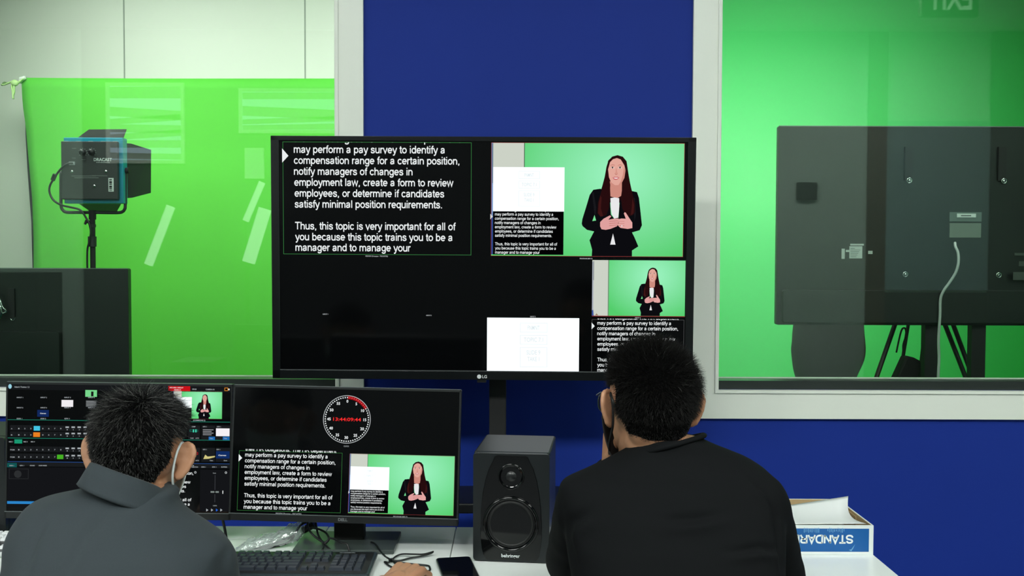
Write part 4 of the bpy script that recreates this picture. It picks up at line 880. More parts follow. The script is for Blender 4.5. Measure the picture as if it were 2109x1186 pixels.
px_ = P(190, 452, .03).x
for a in (90, 210, 330):
    g = G(); q = math.radians(a); g.tube((px_, YL+.03, SF+0.5), (px_+0.42*math.cos(q), YL+.03+0.42*math.sin(q), SF+0.012), 0.011, n=10); g.build('leg', black_matte, ll)
g = G(); g.sweep(curve([P(150, 336, -.03), P(140, 337, -.04), P(128, 345, -.04), P(118, 357, -.035), P(111, 368, -.03), P(103, 382, -.03), P(102, 396, -.03), P(110, 412, -.03), P(126, 422, -.02), P(146, 427, .0), P(166, 433, 0.0), P(178, 450, .005), P(184, 462, .005), P(187, 478, .005), P(184, 498, .005), P(180, 515, .005), P(180, 560, .005), P(182, 640, .01)], 5), 0.0048, 8); g.build('power_cable', cab_m, ll)
g = G(); g.tube(P(113.5, 359, -.033), P(108.5, 371, -.03), 0.0105, n=10); g.build('cable_plug', mat('lamp_housing', (38, 44, 42), 0.45), ll)
yb_ = YL-0.0225
def PB(px, py): return atY(px, py, yb_)
lamp_print = mat('pale_print', (196, 206, 202), 0.5)
g = G(); a = PB(193, 331.5); b = PB(230.5, 331.5); text(g, "DRACAST", a.x, a.z, yb_, b.x-a.x, PB(193, 325.5).z-a.z, 0.03); part(g.build('logo', lamp_print, ll, recalc=False), 'white maker lettering')
g = G(); a = PB(198, 335.3); b = PB(226, 335); text(g, "www.dracast.com", a.x, a.z, yb_, b.x-a.x, 0.0055); g.build('small_print', lamp_print, ll, recalc=False)
for bx0, bx1, by0, by1 in ((223.5, 234, 366.5, 394.5),):
    g = G(); p0, p1 = PB(bx0, by1), PB(bx1, by0); g.use(lamp_print).box(p0.x, p1.x, yb_-0.0004, yb_, p0.z, p1.z); g.use(black_matte)
    for k in range(8):
        z = p0.z+0.004+k*(p1.z-p0.z-0.008)/8; g.box(p0.x+0.004, p1.x-0.008, yb_-0.0007, yb_, z, z+0.003+0.002*(k % 3))
    g.build('barcode_sticker', None, ll)
for kx, ky in ((170.5, 314), (189, 313.5)):
    g = G(); p = PB(kx, ky); g.lathe_y((p.x, yb_, p.z), [(0.0145, 0.0), (0.0140, -0.012), (0.012, -0.016), (0.0003, -0.016)], 20); g.box(p.x-0.012, p.x-0.001, yb_-0.0172, yb_-0.016, p.z+0.003, p.z+0.006); g.build('dimmer_knob', black_pl, ll)
    g = G(); [g.add([(p.x+0.019*math.cos(q)-0.001, yb_-0.0003, p.z+0.019*math.sin(q)-0.001), (p.x+0.019*math.cos(q)+0.001, yb_-0.0003, p.z+0.019*math.sin(q)-0.001), (p.x+0.019*math.cos(q)+0.001, yb_-0.0003, p.z+0.019*math.sin(q)+0.001), (p.x+0.019*math.cos(q)-0.001, yb_-0.0003, p.z+0.019*math.sin(q)+0.001)], [(0, 1, 2, 3)]) for q in np.linspace(-0.7, PI+0.7, 9)]
    g.build('dial_marks', lamp_print, ll, recalc=False)
for sx, sy in ((148, 353), (218, 353), (194, 383)):
    g = G(); p = PB(sx, sy); g.lathe_y((p.x, yb_, p.z), [(0.0065, 0), (0.006, -0.002), (0.0003, -0.003)], 14); g.build('screw', chrome, ll)
g = G(); p0, p1 = PB(143, 340), PB(154.5, 333); g.box(p0.x, p1.x, yb_-0.006, yb_, p0.z, p1.z); g.build('power_socket', mat('grey_print', (150, 156, 158), 0.5), ll)
for a0, a1, yy in ((147, 198, 363), (153, 203, 366.5), (190, 221, 362.5), (148, 157, 306), (148, 156, 326), (168, 176, 329)):
    g = G(); p0, p1 = PB(a0, yy), PB(a1, yy-1); g.box(p0.x, p1.x, yb_-0.0003, yb_, p0.z, p1.z); g.build('printed_line', mat('dim_print', (104, 112, 108), 0.6), ll)

# backs of two big televisions facing the studio
def tv_rear(name, x0, x1, z0, z1, Y, label, floor_z, posts, hump):
    t = thing(name, label, 'television', ((x0+x1)/2, Y, floor_z))
    g = G(); g.rbox(x0, x1, Y, Y+0.03, z0, z1, 0.008); g.build('housing', tv_back_m, t, bevel=0.003)
    g = G(); g.box(x0+0.002, x1-0.002, Y-0.001, Y+0.004, z1-0.003, z1+0.0006); g.build('rim', mat('rim_grey', (120, 130, 124), 0.3, 0.5), t)
    g = G(); g.rbox(x0+0.012, x1-0.012, Y+0.03, Y+0.033, z0+0.014, z1-0.012, 0.003); part(g.build('screen', screen_black, t), 'screen facing the studio')
    g = G(); g.rbox(hump[0], hump[1], Y-0.03, Y, hump[2], hump[3], 0.012); g.build('rear_bulge', tv_back_m, t, bevel=0.006)
    return t
Yt = 4.2; Q = lambda px, py, dy=0: atY(px, py, Yt+dy)
rx0 = Q(1601, 460).x
r = tv_rear('studio_television', rx0, rx0+1.46, 1.128, 1.986, Yt, 'back of a large dark television seen through the right window', SF, None, (rx0+0.02, rx0+1.44, 1.14, Q(1700, 597).z))
rail = mat('rail_black', (14, 17, 16), 0.5)
for px, y0_, y1_ in ((1870, 303, 372), (2062, 303, 372)):
    g = G(); a, b = Q(px-9, y1_), Q(px+9, y0_); g.box(a.x, b.x, Yt-0.012, Yt, a.z, b.z); g.build('mount_rail', rail, r)
for px, py in ((1870.5, 372), (2065, 373), (1864.5, 565), (2057, 566.5)):
    g = G(); p = Q(px, py); yo = -0.03 if py > 500 else -0.012; yo = -0.0125 if py < 500 else -0.001
    g.lathe_y((p.x, Yt+yo, p.z), [(0.0115, 0.004), (0.0115, -0.002), (0.009, -0.002), (0.008, 0.0)], 20); g.lathe_y((p.x, Yt+yo, p.z), [(0.005, -0.002), (0.0003, -0.003)], 12); g.build('screw', chrome, r)
sticker = mat('sticker_white', (196, 206, 200), 0.5); sticker_g = mat('sticker_grey', (96, 112, 104), 0.5)
def plate(name, bxs, m, d=0.0008, label=None):
    g = G()
    for a0, b0, a1, b1 in bxs:
        p0, p1 = Q(a0, b1), Q(a1, b0); g.box(p0.x, p1.x, Yt-d, Yt, p0.z, p1.z)
    o = g.build(name, m, r)
    if label: o['label'] = label
plate('rating_sticker', [(1749, 507, 1776, 532)], sticker, label='pale square sticker with small print')
g = G()
for k in range(6):
    p0, p1 = Q(1751.5, 511+k*3.4), Q(1751.5+(9+(k*37) % 13), 512+k*3.4); g.box(p0.x, p1.x, Yt-0.0012, Yt-0.0007, p1.z, p0.z)
g.build('small_print', mat('grey_ink', (100, 108, 104), 0.6), r)
plate('strip_sticker', [(1751, 502, 1779, 505.5)], sticker); plate('side_sticker', [(1733, 512, 1740, 533)], sticker); plate('bar_sticker', [(1742, 514.5, 1750, 519)], sticker); plate('tiny_sticker', [(1788, 516.5, 1797, 523)], sticker)
plate('port_cover', [(1955, 437, 2021, 456)], sticker_g, 0.004); plate('port_cover', [(1955, 459.5, 2020, 489)], mat('sticker_grey2', (112, 124, 112), 0.5), 0.004)
g = G(); p0, p1 = Q(1970, 447.5), Q(2009, 440); g.box(p0.x, p1.x, Yt-0.0052, Yt-0.0040, p0.z, p1.z); part(g.build('name_sticker', mat('sticker_bright', (222, 232, 226), 0.5), r), 'bright white label')
g = G(); p0, p1 = Q(1978, 445.3), Q(1999, 443); g.box(p0.x, p1.x, Yt-0.0056, Yt-0.0050, p0.z, p1.z); g.build('sticker_print', mat('grey_ink', (100, 108, 104), 0.6), r)
g = G(); p0, p1 = Q(2079, 576), Q(2140, 560); g.box(p0.x, p1.x, Yt-0.031, Yt-0.03, p0.z, p1.z); p0, p1 = Q(2089, 526), Q(2140, 521); g.box(p0.x, p1.x, Yt-0.004, Yt, p0.z, p1.z); p0, p1 = Q(2098, 548), Q(2140, 538); g.box(p0.x, p1.x, Yt-0.004, Yt, p0.z, p1.z); g.build('port_labels', mat('port_grey', (70, 78, 72), 0.5), r)
g = G(); g.sweep(curve([Q(1967, 500, -.01), Q(1968, 508, -.035), Q(1973, 520, -.05), Q(1974, 540, -.06), Q(1968, 562, -.06), Q(1954, 584, -.05), Q(1944, 598, -.045), Q(1937, 616, -.04), Q(1936, 650, -.04), Q(1933, 700, -.04), Q(1934, 740, -.04), Q(1932, 800, -.04), Q(1932, 1000, -.04)], 6), 0.0058, 8)
tag(g.build('white_cable', mat('white_cable', (176, 186, 180), 0.5)), 'white cable hanging down the back of the dark television in the right window', 'cable')
stn = thing('television_stand', 'two black posts carrying the dark television in the right window', 'stand', ((Q(1975, 700).x), Yt+0.0, SF))
for a0, a1 in ((1912, 1941), (2009, 2038)):
    g = G(); xx0, xx1 = Q(a0, 700).x, Q(a1, 700).x; g.box(xx0, xx1, Yt+0.034, Yt+0.075, SF+0.05, 1.5); g.build('post', mat('post_black', (24, 27, 26), 0.5), stn)
    g = G(); g.box(xx0-0.01, xx1+0.01, Yt-0.3, Yt+0.4, SF+0.0, SF+0.05); g.build('foot', mat('post_black', (24, 27, 26), 0.5), stn)
g = G(); g.box(Q(1912, 700).x, Q(2038, 700).x, Yt+0.075, Yt+0.1, 0.5, 0.56); g.build('crossbar', mat('post_black', (24, 27, 26), 0.5), stn)
Yl = 3.95; Q2 = lambda px, py, dy=0: atY(px, py, Yl+dy)
lx1 = Q2(265, 660).x
l = tv_rear('studio_television', lx1-1.24, lx1, 0.66, Q2(100, 552).z, Yl, 'back of a large dark television at the left edge, below the studio light', SF, None, (lx1-1.1, Q2(129, 700).x, 0.68, Q2(60, 682).z))
g = G(); p = Q2(27, 655); g.lathe_y((p.x, Yl-0.001, p.z), [(0.0105, 0.004), (0.0105, -0.003), (0.008, -0.003), (0.007, -0.001)], 18); g.lathe_y((p.x, Yl, p.z), [(0.004, -0.001), (0.0003, -0.003)], 12); g.build('screw', chrome, l)
g = G(); a, b = Q2(17, 655), Q2(31, 594); g.box(a.x, b.x, Yl-0.008, Yl, a.z, b.z); g.build('mount_rail', rail, l)
g = G()
g.sweep(curve([Q2(-40, 590, -.02), Q2(-10, 598, -.03), Q2(0, 618, -.035), Q2(5, 632, -.035), Q2(13, 641, -.03), Q2(4, 646, -.03), Q2(-12, 652, -.03)], 5), 0.004, 8)
g.sweep(curve([Q2(-40, 600, -.02), Q2(-14, 606, -.03), Q2(-4, 622, -.035), Q2(3, 640, -.035), Q2(0, 655, -.03), Q2(-12, 660, -.03)], 5), 0.004, 8)
g.build('chrome_hook', chrome, l)
ls = thing('television_stand', 'black stand under the dark television at the left edge', 'stand', (lx1-0.62, Yl, SF))
g = G()
g.box(lx1-0.66, lx1-0.58, Yl+0.038, Yl+0.08, SF+0.05, 1.2); g.build('post', mat('post_black', (24, 27, 26), 0.5), ls)
g = G(); g.box(lx1-0.95, lx1-0.29, Yl-0.25, Yl+0.35, SF, SF+0.05); g.build('foot', mat('post_black', (24, 27, 26), 0.5), ls)
# tripod and slung bag
Yp = 4.55; T3 = lambda px, py, dy=0: atY(px, py, Yp+dy)
tp = thing('tripod', 'black tripod with splayed legs seen below the dark television', 'tripod', (T3(1905, 700).x, Yp, SF))
apx = T3(1897, 540)
tb = mat('tripod_black', (16, 20, 18), 0.5)
def down(p, q):                                               # on along p->q to the studio floor
    k = (p.z-SF-0.012)/(p.z-q.z); return p.lerp(q, k)
for prs in ([((1846, 660, -.1), (1803, 783, -.16), .0105)], [((1872, 660, .0), (1852, 783, .02), .008), ((1907, 660, .1), (1893, 783, .16), .0085)], [((1943, 660, -.05), (1991, 783, -.1), .0105), ((1960, 660, -.05), (2006, 783, -.1), .0105)]):
    g = G()
    for p, q, rr in prs:
        a, b = T3(*p), T3(*q); up = a.lerp(b, -0.7); g.tube(up, down(a, b), rr, n=10)
    g.build('leg', tb, tp)
g = G(); g.tube(apx + Vector((0, 0, -0.02)), apx + Vector((0, 0, 0.14)), 0.05, n=18); g.build('head', tb, tp)
g = G(); pl_ = [T3(1832, 724), T3(1847, 727), T3(1866, 737), T3(1866, 741), T3(1846, 786), T3(1838, 800), T3(1800, 800), T3(1805, 783)]
g.prism_y([(p.x, p.z) for p in pl_], Yp-0.20, Yp-0.13)
sb = thing('shoulder_bag', 'small black bag slung against the tripod leg', 'bag', tuple(T3(1830, 800, -.16)))
g.build('body', mat('bag_black', (22, 25, 23), 0.8), sb, bevel=0.01)
g = G(); g.sweep(curve([T3(1862, 738, -.16), T3(1860, 712, -.16), T3(1866, 690, -.16), T3(1864, 676, -.14), T3(1856, 682, -.16), T3(1846, 726, -.16)], 5), 0.004, 6); g.build('strap', mat('bag_black', (22, 25, 23), 0.8), sb)
g = G(); a, b = T3(1784, 790, -.15), T3(1802, 777, -.15); g.box(a.x, b.x, Yp-0.19, Yp-0.14, a.z-0.03, b.z); g.build('side_pouch', mat('bag_black', (22, 25, 23), 0.8), sb, bevel=0.004)

# ------------------------------------------------------------------ the control room behind the camera: ceiling lights and what the glass reflects
lamp_face = em((250, 255, 250), ROOM_LAMP)
dim_face = em((250, 255, 250), ROOM_LAMP*0.17)  # for the second row, added to brighten the desks
for row, yy in (('row behind the camera', -0.84), ('dimmer row added over the desks', 0.9)):
    for k, xx in enumerate((-3.3, -1.1, 1.1, 3.3)):
        t = thing('ceiling_light', 'ceiling light panel, %s from the left in the %s' % (('first', 'second', 'third', 'fourth')[k], row), 'ceiling light', (xx, yy, ZC), group='recessed ceiling lights')
        g = G(); w = 0.62
        for q in ((xx-w, xx+w, yy-0.32, yy-0.30), (xx-w, xx+w, yy+0.30, yy+0.32), (xx-w, xx-w+0.02, yy-0.30, yy+0.30), (xx+w-0.02, xx+w, yy-0.30, yy+0.30)): g.box(*q, ZC-0.03, ZC-0.001)
        g.build('frame', white_trim, t)
        g = G(); g.box(xx-w+0.02, xx+w-0.02, yy-0.30, yy+0.30, ZC-0.02, ZC-0.001); g.build('diffuser', lamp_face if yy < 0 else dim_face, t)
def rfl(px, py, yobj):                                         # where something at depth yobj stands whose mirror image in the window falls on this pixel
    p = atY(px, py, 2*(WF+0.035)-yobj); return p.x, p.z
ys = -0.6
x0_, z0_ = rfl(1912, 19, ys); x1_, z1_ = rfl(2002, -25, ys); zc_ = z0_
ex_ = thing('exit_sign', 'lit exit sign hanging from the ceiling behind the camera', 'exit sign', ((x0_+x1_)/2, ys, ZC))
g = G(); g.box(x0_-0.05, x1_+0.05, ys-0.05, ys, z0_-0.05, min(z1_+0.05, ZC-0.02)); g.build('housing', mat('sign_dark', (14, 20, 17), 0.5), ex_)
g = G(Matrix.Translation((0, 0, 0))); g.use(em((210, 255, 220), 1.6)); text(g, "EXIT", x1_, z0_, ys+0.002, x1_-x0_, (z1_-z0_), 0.02)
for i, v in enumerate(g.v): v.x = 2*x1_ - v.x
g.build('lettering', None, ex_, recalc=False)
g = G(); g.box((x0_+x1_)/2-0.02, (x0_+x1_)/2+0.02, ys-0.035, ys-0.015, min(z1_+0.05, ZC-0.02), ZC); g.build('hanger', white_trim, ex_)
def wallbox(name, px0, py0, px1, py1, m, d, label=None, cat=None, y=None, kind=None):
    y = YB if y is None else y
    a, b = rfl(px0, py0, y); c, d_ = rfl(px1, py1, y)
    g = G(); g.box(min(a, c), max(a, c), y+0.001, y+d, max(0.0, min(b, d_)), min(max(b, d_), ZC-0.01)); o = g.build(name, m)
    if label: tag(o, label, cat, kind=kind)
    return o
wallbox('dark_curtain', 2046, -120, 2420, 1100, mat('charcoal_fabric', (26, 27, 27), 0.9), 0.05, 'charcoal drape on the back wall beside the whiteboard', 'curtain')
wallbox('whiteboard', 1814, 250, 2030, 597, mat('whiteboard_face', (132, 162, 162), 0.3), 0.03, 'bluish whiteboard on the back wall', 'whiteboard')
wallbox('wall_back_lower', 1814, 602, 2038, 1100, mat('charcoal_panel', (36, 36, 36), 0.8), 0.02, 'charcoal lower wall panel under the whiteboard', 'wall panel', kind='structure')
wallbox('door_1', 1790, 60, 1810, 1100, wood_door, 0.04, 'narrow edge of a dark brown door on the back wall', 'door', kind='structure')
wallbox('wall_intercom', 1640, 376, 1680, 412, mat('intercom_dark', (24, 26, 27), 0.4), 0.04, 'small dark intercom box on the pale back wall', 'intercom')
# slate panel added to dim the reflection, then glowing windows added to brighten it
wallbox('wall_back_panel', 165, -200, 1470, 1200, mat('slate_panel', (58, 60, 62), 0.7, var=0.1, vscale=2), 0.015, 'slate grey panel added across the back wall to darken reflections', 'wall panel', kind='structure')
wallbox('equipment_rack', 28, 560, 135, 1100, mat('rack_black', (18, 18, 19), 0.5), 0.5, 'tall black equipment rack against the back wall', 'rack')
def added_window(n, px0, py0, px1, py1, k):  # unseen bright pane, added for the pale patches in the left glass
    y = YB+0.016; a, b = rfl(px0, py1, y); c, d_ = rfl(px1, py0, y); d_ = min(d_, ZC-0.08)
    w = thing('window_%d' % n, 'added glowing window on the back wall, reflected as pale patches in the glass', 'window', ((a+c)/2, y, b), kind='structure')
    g = G(); t = 0.03
    for q in ((a-t, c+t, b-t, b), (a-t, c+t, d_, d_+t), (a-t, a, b, d_), (c, c+t, b, d_)): g.box(q[0], q[1], y, y+0.03, q[2], q[3])
    g.build('window_frame', white_trim, w)
    g = G(); g.box(a, c, y, y+0.004, b, d_); g.build('pane', em((215, 235, 255), k), w)
    g = G(); r_ = random.Random(n); z = b+0.04
    while z < d_-0.05:
        h = r_.uniform(0.02, 0.05); k1, k2 = r_.uniform(-0.03, 0.03), r_.uniform(-0.03, 0.03)
        z0, z1, z2, z3 = [min(d_-0.002, max(b+0.002, q)) for q in (z-h+k1, z-h+k2, z+h+k2, z+h+k1)]
        vs = [(a+0.005, y+0.012, z0), (c-0.005, y+0.012, z1), (c-0.005, y+0.012, z2), (a+0.005, y+0.012, z3)]
        g.add(vs + [(v[0], v[1]+0.006, v[2]) for v in vs], [(0,1,2,3),(7,6,5,4),(0,4,5,1),(1,5,6,2),(2,6,7,3),(3,7,4,0)]); z += h*2 + r_.choice((0.008, 0.012, 0.05))
    g.build('streak_slats', mat('streak_slat', (190, 196, 190), 0.6), w)  # uneven slats shaped to streak the reflected patch
added_window(3, 228, 178, 374, 330, 2.4)
added_window(4, 500, 190, 690, 268, 2.4)
wallbox('wall_notice', 505, 305, 545, 368, mat('pale_poster', (232, 238, 230), 0.5), 0.02, 'square white notice on the back wall', 'notice', y=YB+0.016)
for n_, (a, b, c, d_) in enumerate(((352, 425, 306, 545), (540, 375, 506, 455), (546, 430, 512, 540))):
    y = YB+0.25; p = Vector((rfl(a, b, y)[0], y, rfl(a, b, y)[1])); q = Vector((rfl(c, d_, y)[0], y, rfl(c, d_, y)[1]))
    # glowing tubes added so that their reflections streak the left window
    t = thing('streak_tube', ('tallest', 'shortest', 'middle-sized')[n_] + ' of the added glowing tubes reflected as slanted streaks', 'tube light', (q.x, y, 0), group='added glowing tubes')
    g = G(); g.tube(p, q, (0.04, 0.03, 0.06)[n_], n=12); part(g.build('tube', em((235, 245, 240), 3.4), t), 'glowing tube')
    g = G(); g.tube(q, (q.x, y, 0.02), 0.012, n=8); g.build('pole', black_matte, t)
    g = G(); g.tube((q.x, y, 0), (q.x, y, 0.02), 0.12, n=20); g.build('base', black_matte, t)

# ------------------------------------------------------------------ people
def remesh(g, voxel, it=6, name='figure'):
    me = g.mesh(name); o = bpy.data.objects.new(name, me); COL.objects.link(o)
    r = o.modifiers.new('r', 'REMESH'); r.mode = 'VOXEL'; r.voxel_size = voxel; r.use_smooth_shade = True
    s = o.modifiers.new('s', 'SMOOTH'); s.factor = 0.5; s.iterations = it
    dg = bpy.context.evaluated_depsgraph_get(); m2 = bpy.data.meshes.new_from_object(o.evaluated_get(dg))
    bpy.data.objects.remove(o); bpy.data.meshes.remove(me)
    for p in m2.polygons: p.use_smooth = True
    return m2
def arr(me):
    a = np.empty(len(me.vertices)*3, np.float32); me.vertices.foreach_get('co', a); return a.reshape(-1, 3)
def put(me, co): me.vertices.foreach_set('co', np.ascontiguousarray(co, np.float32).ravel()); me.update()
def normals(me):
    a = np.empty(len(me.vertices)*3, np.float32); me.vertices.foreach_get('normal', a); return a.reshape(-1, 3)
def child(name, me, m, parent):
    o = Vector(parent['_o']); put(me, arr(me) - np.array(o, np.float32)); me.name = name
    me.materials.clear(); me.materials.append(m); ob = bpy.data.objects.new(name, me); COL.objects.link(ob); ob.parent = parent; ob['_o'] = tuple(o); return ob
def fold(me, lines):
    """cloth creases: ridges (+) and valleys (-) along lines given in world x, z on the side facing -y; fades round the body"""
    co = arr(me); n = normals(me); d = np.zeros(len(co), np.float32)
    for pts, amp, w in lines:
        best = np.full(len(co), 9.0); par = np.zeros(len(co))
        L_ = len(pts)-1
        for k in range(L_):
            a = np.array(pts[k]); b = np.array(pts[k+1]); ab = b-a; q = co[:, [0, 2]]-a
            t = np.clip(q@ab/(ab@ab), 0, 1); dist = np.hypot(*(q-t[:, None]*ab).T); m = dist < best
            best[m] = dist[m]; par[m] = (k+t[m])/L_
        d += 1.9*amp*np.exp(-(best/w)**2)*np.sin(PI*np.clip(par*0.9+0.05, 0, 1))*np.clip(-n[:, 1]*1.6, 0, 1)
    put(me, co + n*d[:, None])
def wrinkle(me, amp, scale, seed=0, stretch=(1, 1, 1)):
    co = arr(me); n = normals(me)
    d = np.array([noise.noise(Vector((c[0]*scale*stretch[0]+seed, c[1]*scale*stretch[1], c[2]*scale*stretch[2]))) for c in co], np.float32)
    put(me, co + n*(d*amp)[:, None])

def head(g, M, ear_out=0.0, female=False):
    """head in its own frame: +y face, +z up, origin midway between the ears"""
    old = g.M; g.M = old @ M; k = 0.94 if female else 1.0
    g.ell((0, -0.010, 0.028), (0.0735*k, 0.094*k, 0.088*k), nu=32, nv=22); g.ell((0, 0.026, -0.025), (0.061*k, 0.064*k, 0.082*k), nu=24, nv=16)
    g.ell((0, 0.036, -0.080), (0.046*k, 0.048*k, 0.036*k)); g.ell((0, -0.040, -0.028), (0.057*k, 0.047*k, 0.050*k))
    g.ell((0, 0.074, 0.032), (0.05*k, 0.014, 0.012)); g.cap((0, 0.086, 0.018), 0.0075, (0, 0.106, -0.024), 0.0115); g.ell((-0.011, 0.094, -0.028), (0.008, 0.009, 0.007)); g.ell((0.011, 0.094, -0.028), (0.008, 0.009, 0.007))
    g.ell((0, 0.082, -0.058), (0.023, 0.010, 0.0055)); g.ell((0, 0.081, -0.067), (0.020, 0.010, 0.006)); g.ell((0, 0.076, -0.098), (0.018, 0.012, 0.014))
    for s in (-1, 1):
        g.ell((s*0.031, 0.074, 0.012), (0.0135, 0.010, 0.009)); g.ell((s*0.045, 0.055, -0.022), (0.019, 0.018, 0.016))
        # ear: bowl, rim and lobe, opening forwards and outwards
        a = 0.55 + ear_out; bx, by = s*0.070*k, -0.004
        def E(u, v, w=0.0): return Vector((bx + s*(u*math.sin(a) + w*math.cos(a)), by - u*math.cos(a) + w*math.sin(a), 0.002 + v))
        rim = [E(0.004, 0.014), E(0.008, 0.027), E(0.019, 0.033), E(0.031, 0.028), E(0.036, 0.014), E(0.033, -0.002), E(0.027, -0.015), E(0.019, -0.028), E(0.009, -0.031), E(0.004, -0.022)]
        g.sweep(curve(rim, 4), 0.0052, 8)
        for u_, v_, r_ in ((0.012, 0.015, 0.012), (0.021, 0.014, 0.011), (0.020, 0.0, 0.011), (0.012, 0.0, 0.012), (0.014, -0.014, 0.010), (0.011, -0.023, 0.009), (0.026, 0.018, 0.008)):
            c = E(u_, v_); g.ell(c, (0.0045+0.002*(r_ > 0.011), r_, r_), Matrix.Rotation(-s*(a-0.0), 3, 'Z') if False else Matrix.Rotation(s*(-PI/2+a)+PI/2*s, 3, 'Z'), 12, 8)
    g.M = old
def hand(g, wrist, palm_dir, up, side, curl=(0.5, 0.9, 0.7), spread=0.06, size=1.0, thumb=0.7, lens=(0.071, 0.079, 0.073, 0.057)):
    """palm and five fingers; up = back of the hand, side = towards the thumb"""
    w = Vector(wrist); d = Vector(palm_dir).normalized(); u = Vector(up); u = (u - d*u.dot(d)).normalized(); s = d.cross(u); s = s if s.dot(Vector(side)) > 0 else -s
    k = size; P = lambda a, b, c: w + d*a*k + s*b*k + u*c*k
    for b0, b1 in ((-0.020, -0.030), (-0.007, -0.010), (0.007, 0.011), (0.020, 0.030)): g.cap(P(0.008, b0, 0), 0.0165*k, P(0.082 - 0.010*(b1 < -0.02), b1, 0.002), 0.0118*k, 10)
    g.cap(P(-0.02, 0, 0), 0.026*k, P(0.02, 0, 0), 0.023*k, 12)
    for i, (b, ln) in enumerate(zip((0.031, 0.0105, -0.0105, -0.031), lens)):
        p = P(0.083 - (0.012 if i == 3 else 0.003 if i == 2 else 0), b, 0.002); ang = 0.0; f = (1.5-i)*spread; r = (0.0090, 0.0094, 0.0088, 0.0078)[i]*k
        for j, fr in enumerate((0.48, 0.30, 0.24)):
            ang += curl[j]*(1 + 0.08*i); v = (d*math.cos(ang) - u*math.sin(ang) + s*f*math.cos(ang)).normalized(); q = p + v*ln*fr*k*1.06
            g.cap(p, r, q, r*0.93, 10); p = q; r *= 0.93
    p = P(0.022, 0.026, -0.006)
    for ln, r, v in ((0.040, 0.0125, d*0.62 + s*0.78 - u*0.35*thumb), (0.032, 0.0105, d*0.88 + s*0.30 - u*0.5*thumb), (0.026, 0.0095, d*0.95 - s*0.05 - u*0.55*thumb)):
        q = p + v.normalized()*ln*k; g.cap(p, r*k, q, r*k*0.9, 10); p = q
def scalp(me, M, mask_fn, thick_fn):
    """cap of hair grown from the head's own surface; returns cap mesh data and the roots for the strands"""
    co = arr(me); no = normals(me); MI = np.array(M.inverted()); lo = co @ MI[:3, :3].T + MI[:3, 3]
    near = np.where((np.abs(lo[:, 0]) < 0.13) & (np.abs(lo[:, 1]) < 0.14) & (lo[:, 2] > -0.16) & (lo[:, 2] < 0.16))[0]
    msk = np.full(len(co), -1.0); msk[near] = mask_fn(lo[near])
    return co, no, lo, msk
def hair(parent, me, M, mask_fn, thick, n, length, comb, m_dark, m_light, light_frac, rad, jitter, curlk=0.0, seed=1, name='hair', lift=1.0):
    rs = np.random.RandomState(seed); co, no, lo, msk = scalp(me, M, mask_fn, thick)
    g = G(); g.use(m_dark); used = {}; cells = []
    R3 = np.array(M.to_3x3())
    def off(i): return min(1.0, max(0.0, msk[i])) * thick - 0.0015
    for p in me.polygons:
        ii = list(p.vertices)
        if max(msk[i] for i in ii) > 0.0 and min(msk[i] for i in ii) > -0.35:
            f = []
            for i in ii:
                if i not in used: used[i] = len(g.v); g.v.append(Vector(co[i] + no[i]*off(i)))
                f.append(used[i])
            g.f.append(f); g.m.append(2); g.sm.append(True); cells.append(ii)
    cells = [c for c in cells if min(msk[i] for i in c) > 0.02]
    g.mats = [m_dark, m_light, scalp_dark] 
    pick = rs.randint(0, len(cells), n)
    for q in pick:
        c = cells[q]; w = rs.dirichlet((1, 1, 1)); i0, i1, i2 = c[0], c[1], c[2]
        p = co[i0]*w[0] + co[i1]*w[1] + co[i2]*w[2]; nn = no[i0]; k = min(1.0, max(0.0, msk[i0])); l = lo[i0]
        lw = R3 @ np.array(comb(l)) ; ln = length(l)*(0.15+0.85*k)*rs.uniform(0.7, 1.25)
        d = nn*lift + rs.normal(0, jitter, 3); p = p + nn*(off(i0)*0.6); g.mi = 1 if rs.rand() < light_frac else 0
        pts = [p]; st = ln/4; bend = rs.normal(0, curlk, 3)
        for s_ in range(4):
            t = (s_+1)/4; dd = d*(1-t*0.75) + lw*(0.25+1.2*t) + bend*t; dd = dd/np.linalg.norm(dd); pts.append(pts[-1] + dd*st)
        a = np.cross(pts[-1]-pts[0], nn); a = a/(np.linalg.norm(a)+1e-9); b2 = np.cross(pts[-1]-pts[0], a); b2 = b2/(np.linalg.norm(b2)+1e-9)
        vs = []; rr = rad*rs.uniform(0.7, 1.3)
        for s_, pt in enumerate(pts):
            r = rr*(1-0.22*s_)
            for an in (0, 2.094, 4.189): vs.append(pt + (a*math.cos(an) + b2*math.sin(an))*r)
        fs = []
        for s_ in range(4):
            for e in range(3): fs.append((s_*3+e, s_*3+(e+1) % 3, s_*3+3+(e+1) % 3, s_*3+3+e))
        b = len(g.v); g.v += [Vector(v) for v in vs]; g.f += [[x+b for x in f] for f in fs]; g.m += [g.mi]*len(fs); g.sm += [True]*len(fs)
    o = Vector(parent['_o']); me2 = g.mesh(name, o); ob = bpy.data.objects.new(name, me2); COL.objects.link(ob); ob.parent = parent; ob['_o'] = tuple(o); return ob
def sstep(a, b, x): t = np.clip((x-a)/(b-a), 0, 1); return t*t*(3-2*t)
def man_mask(nape, fringe=0.074, side=0.034):
    def f(l):
        x, y, z = np.abs(l[:, 0]), l[:, 1], l[:, 2]
        line = np.where(y < -0.035, nape + 0.012*sstep(0.02, 0.06, x), nape)       # back of the neck
        t = sstep(-0.045, -0.008, y); line = line*(1-t) + side*t
        t2 = sstep(0.028, 0.062, y); line = line*(1-t2) + fringe*t2
        m = (z-line)/0.05
        ear = (x > 0.0685) & (z < 0.044) & (y > -0.045) & (y < 0.03)
        return np.where(ear, -1, m)
    return f

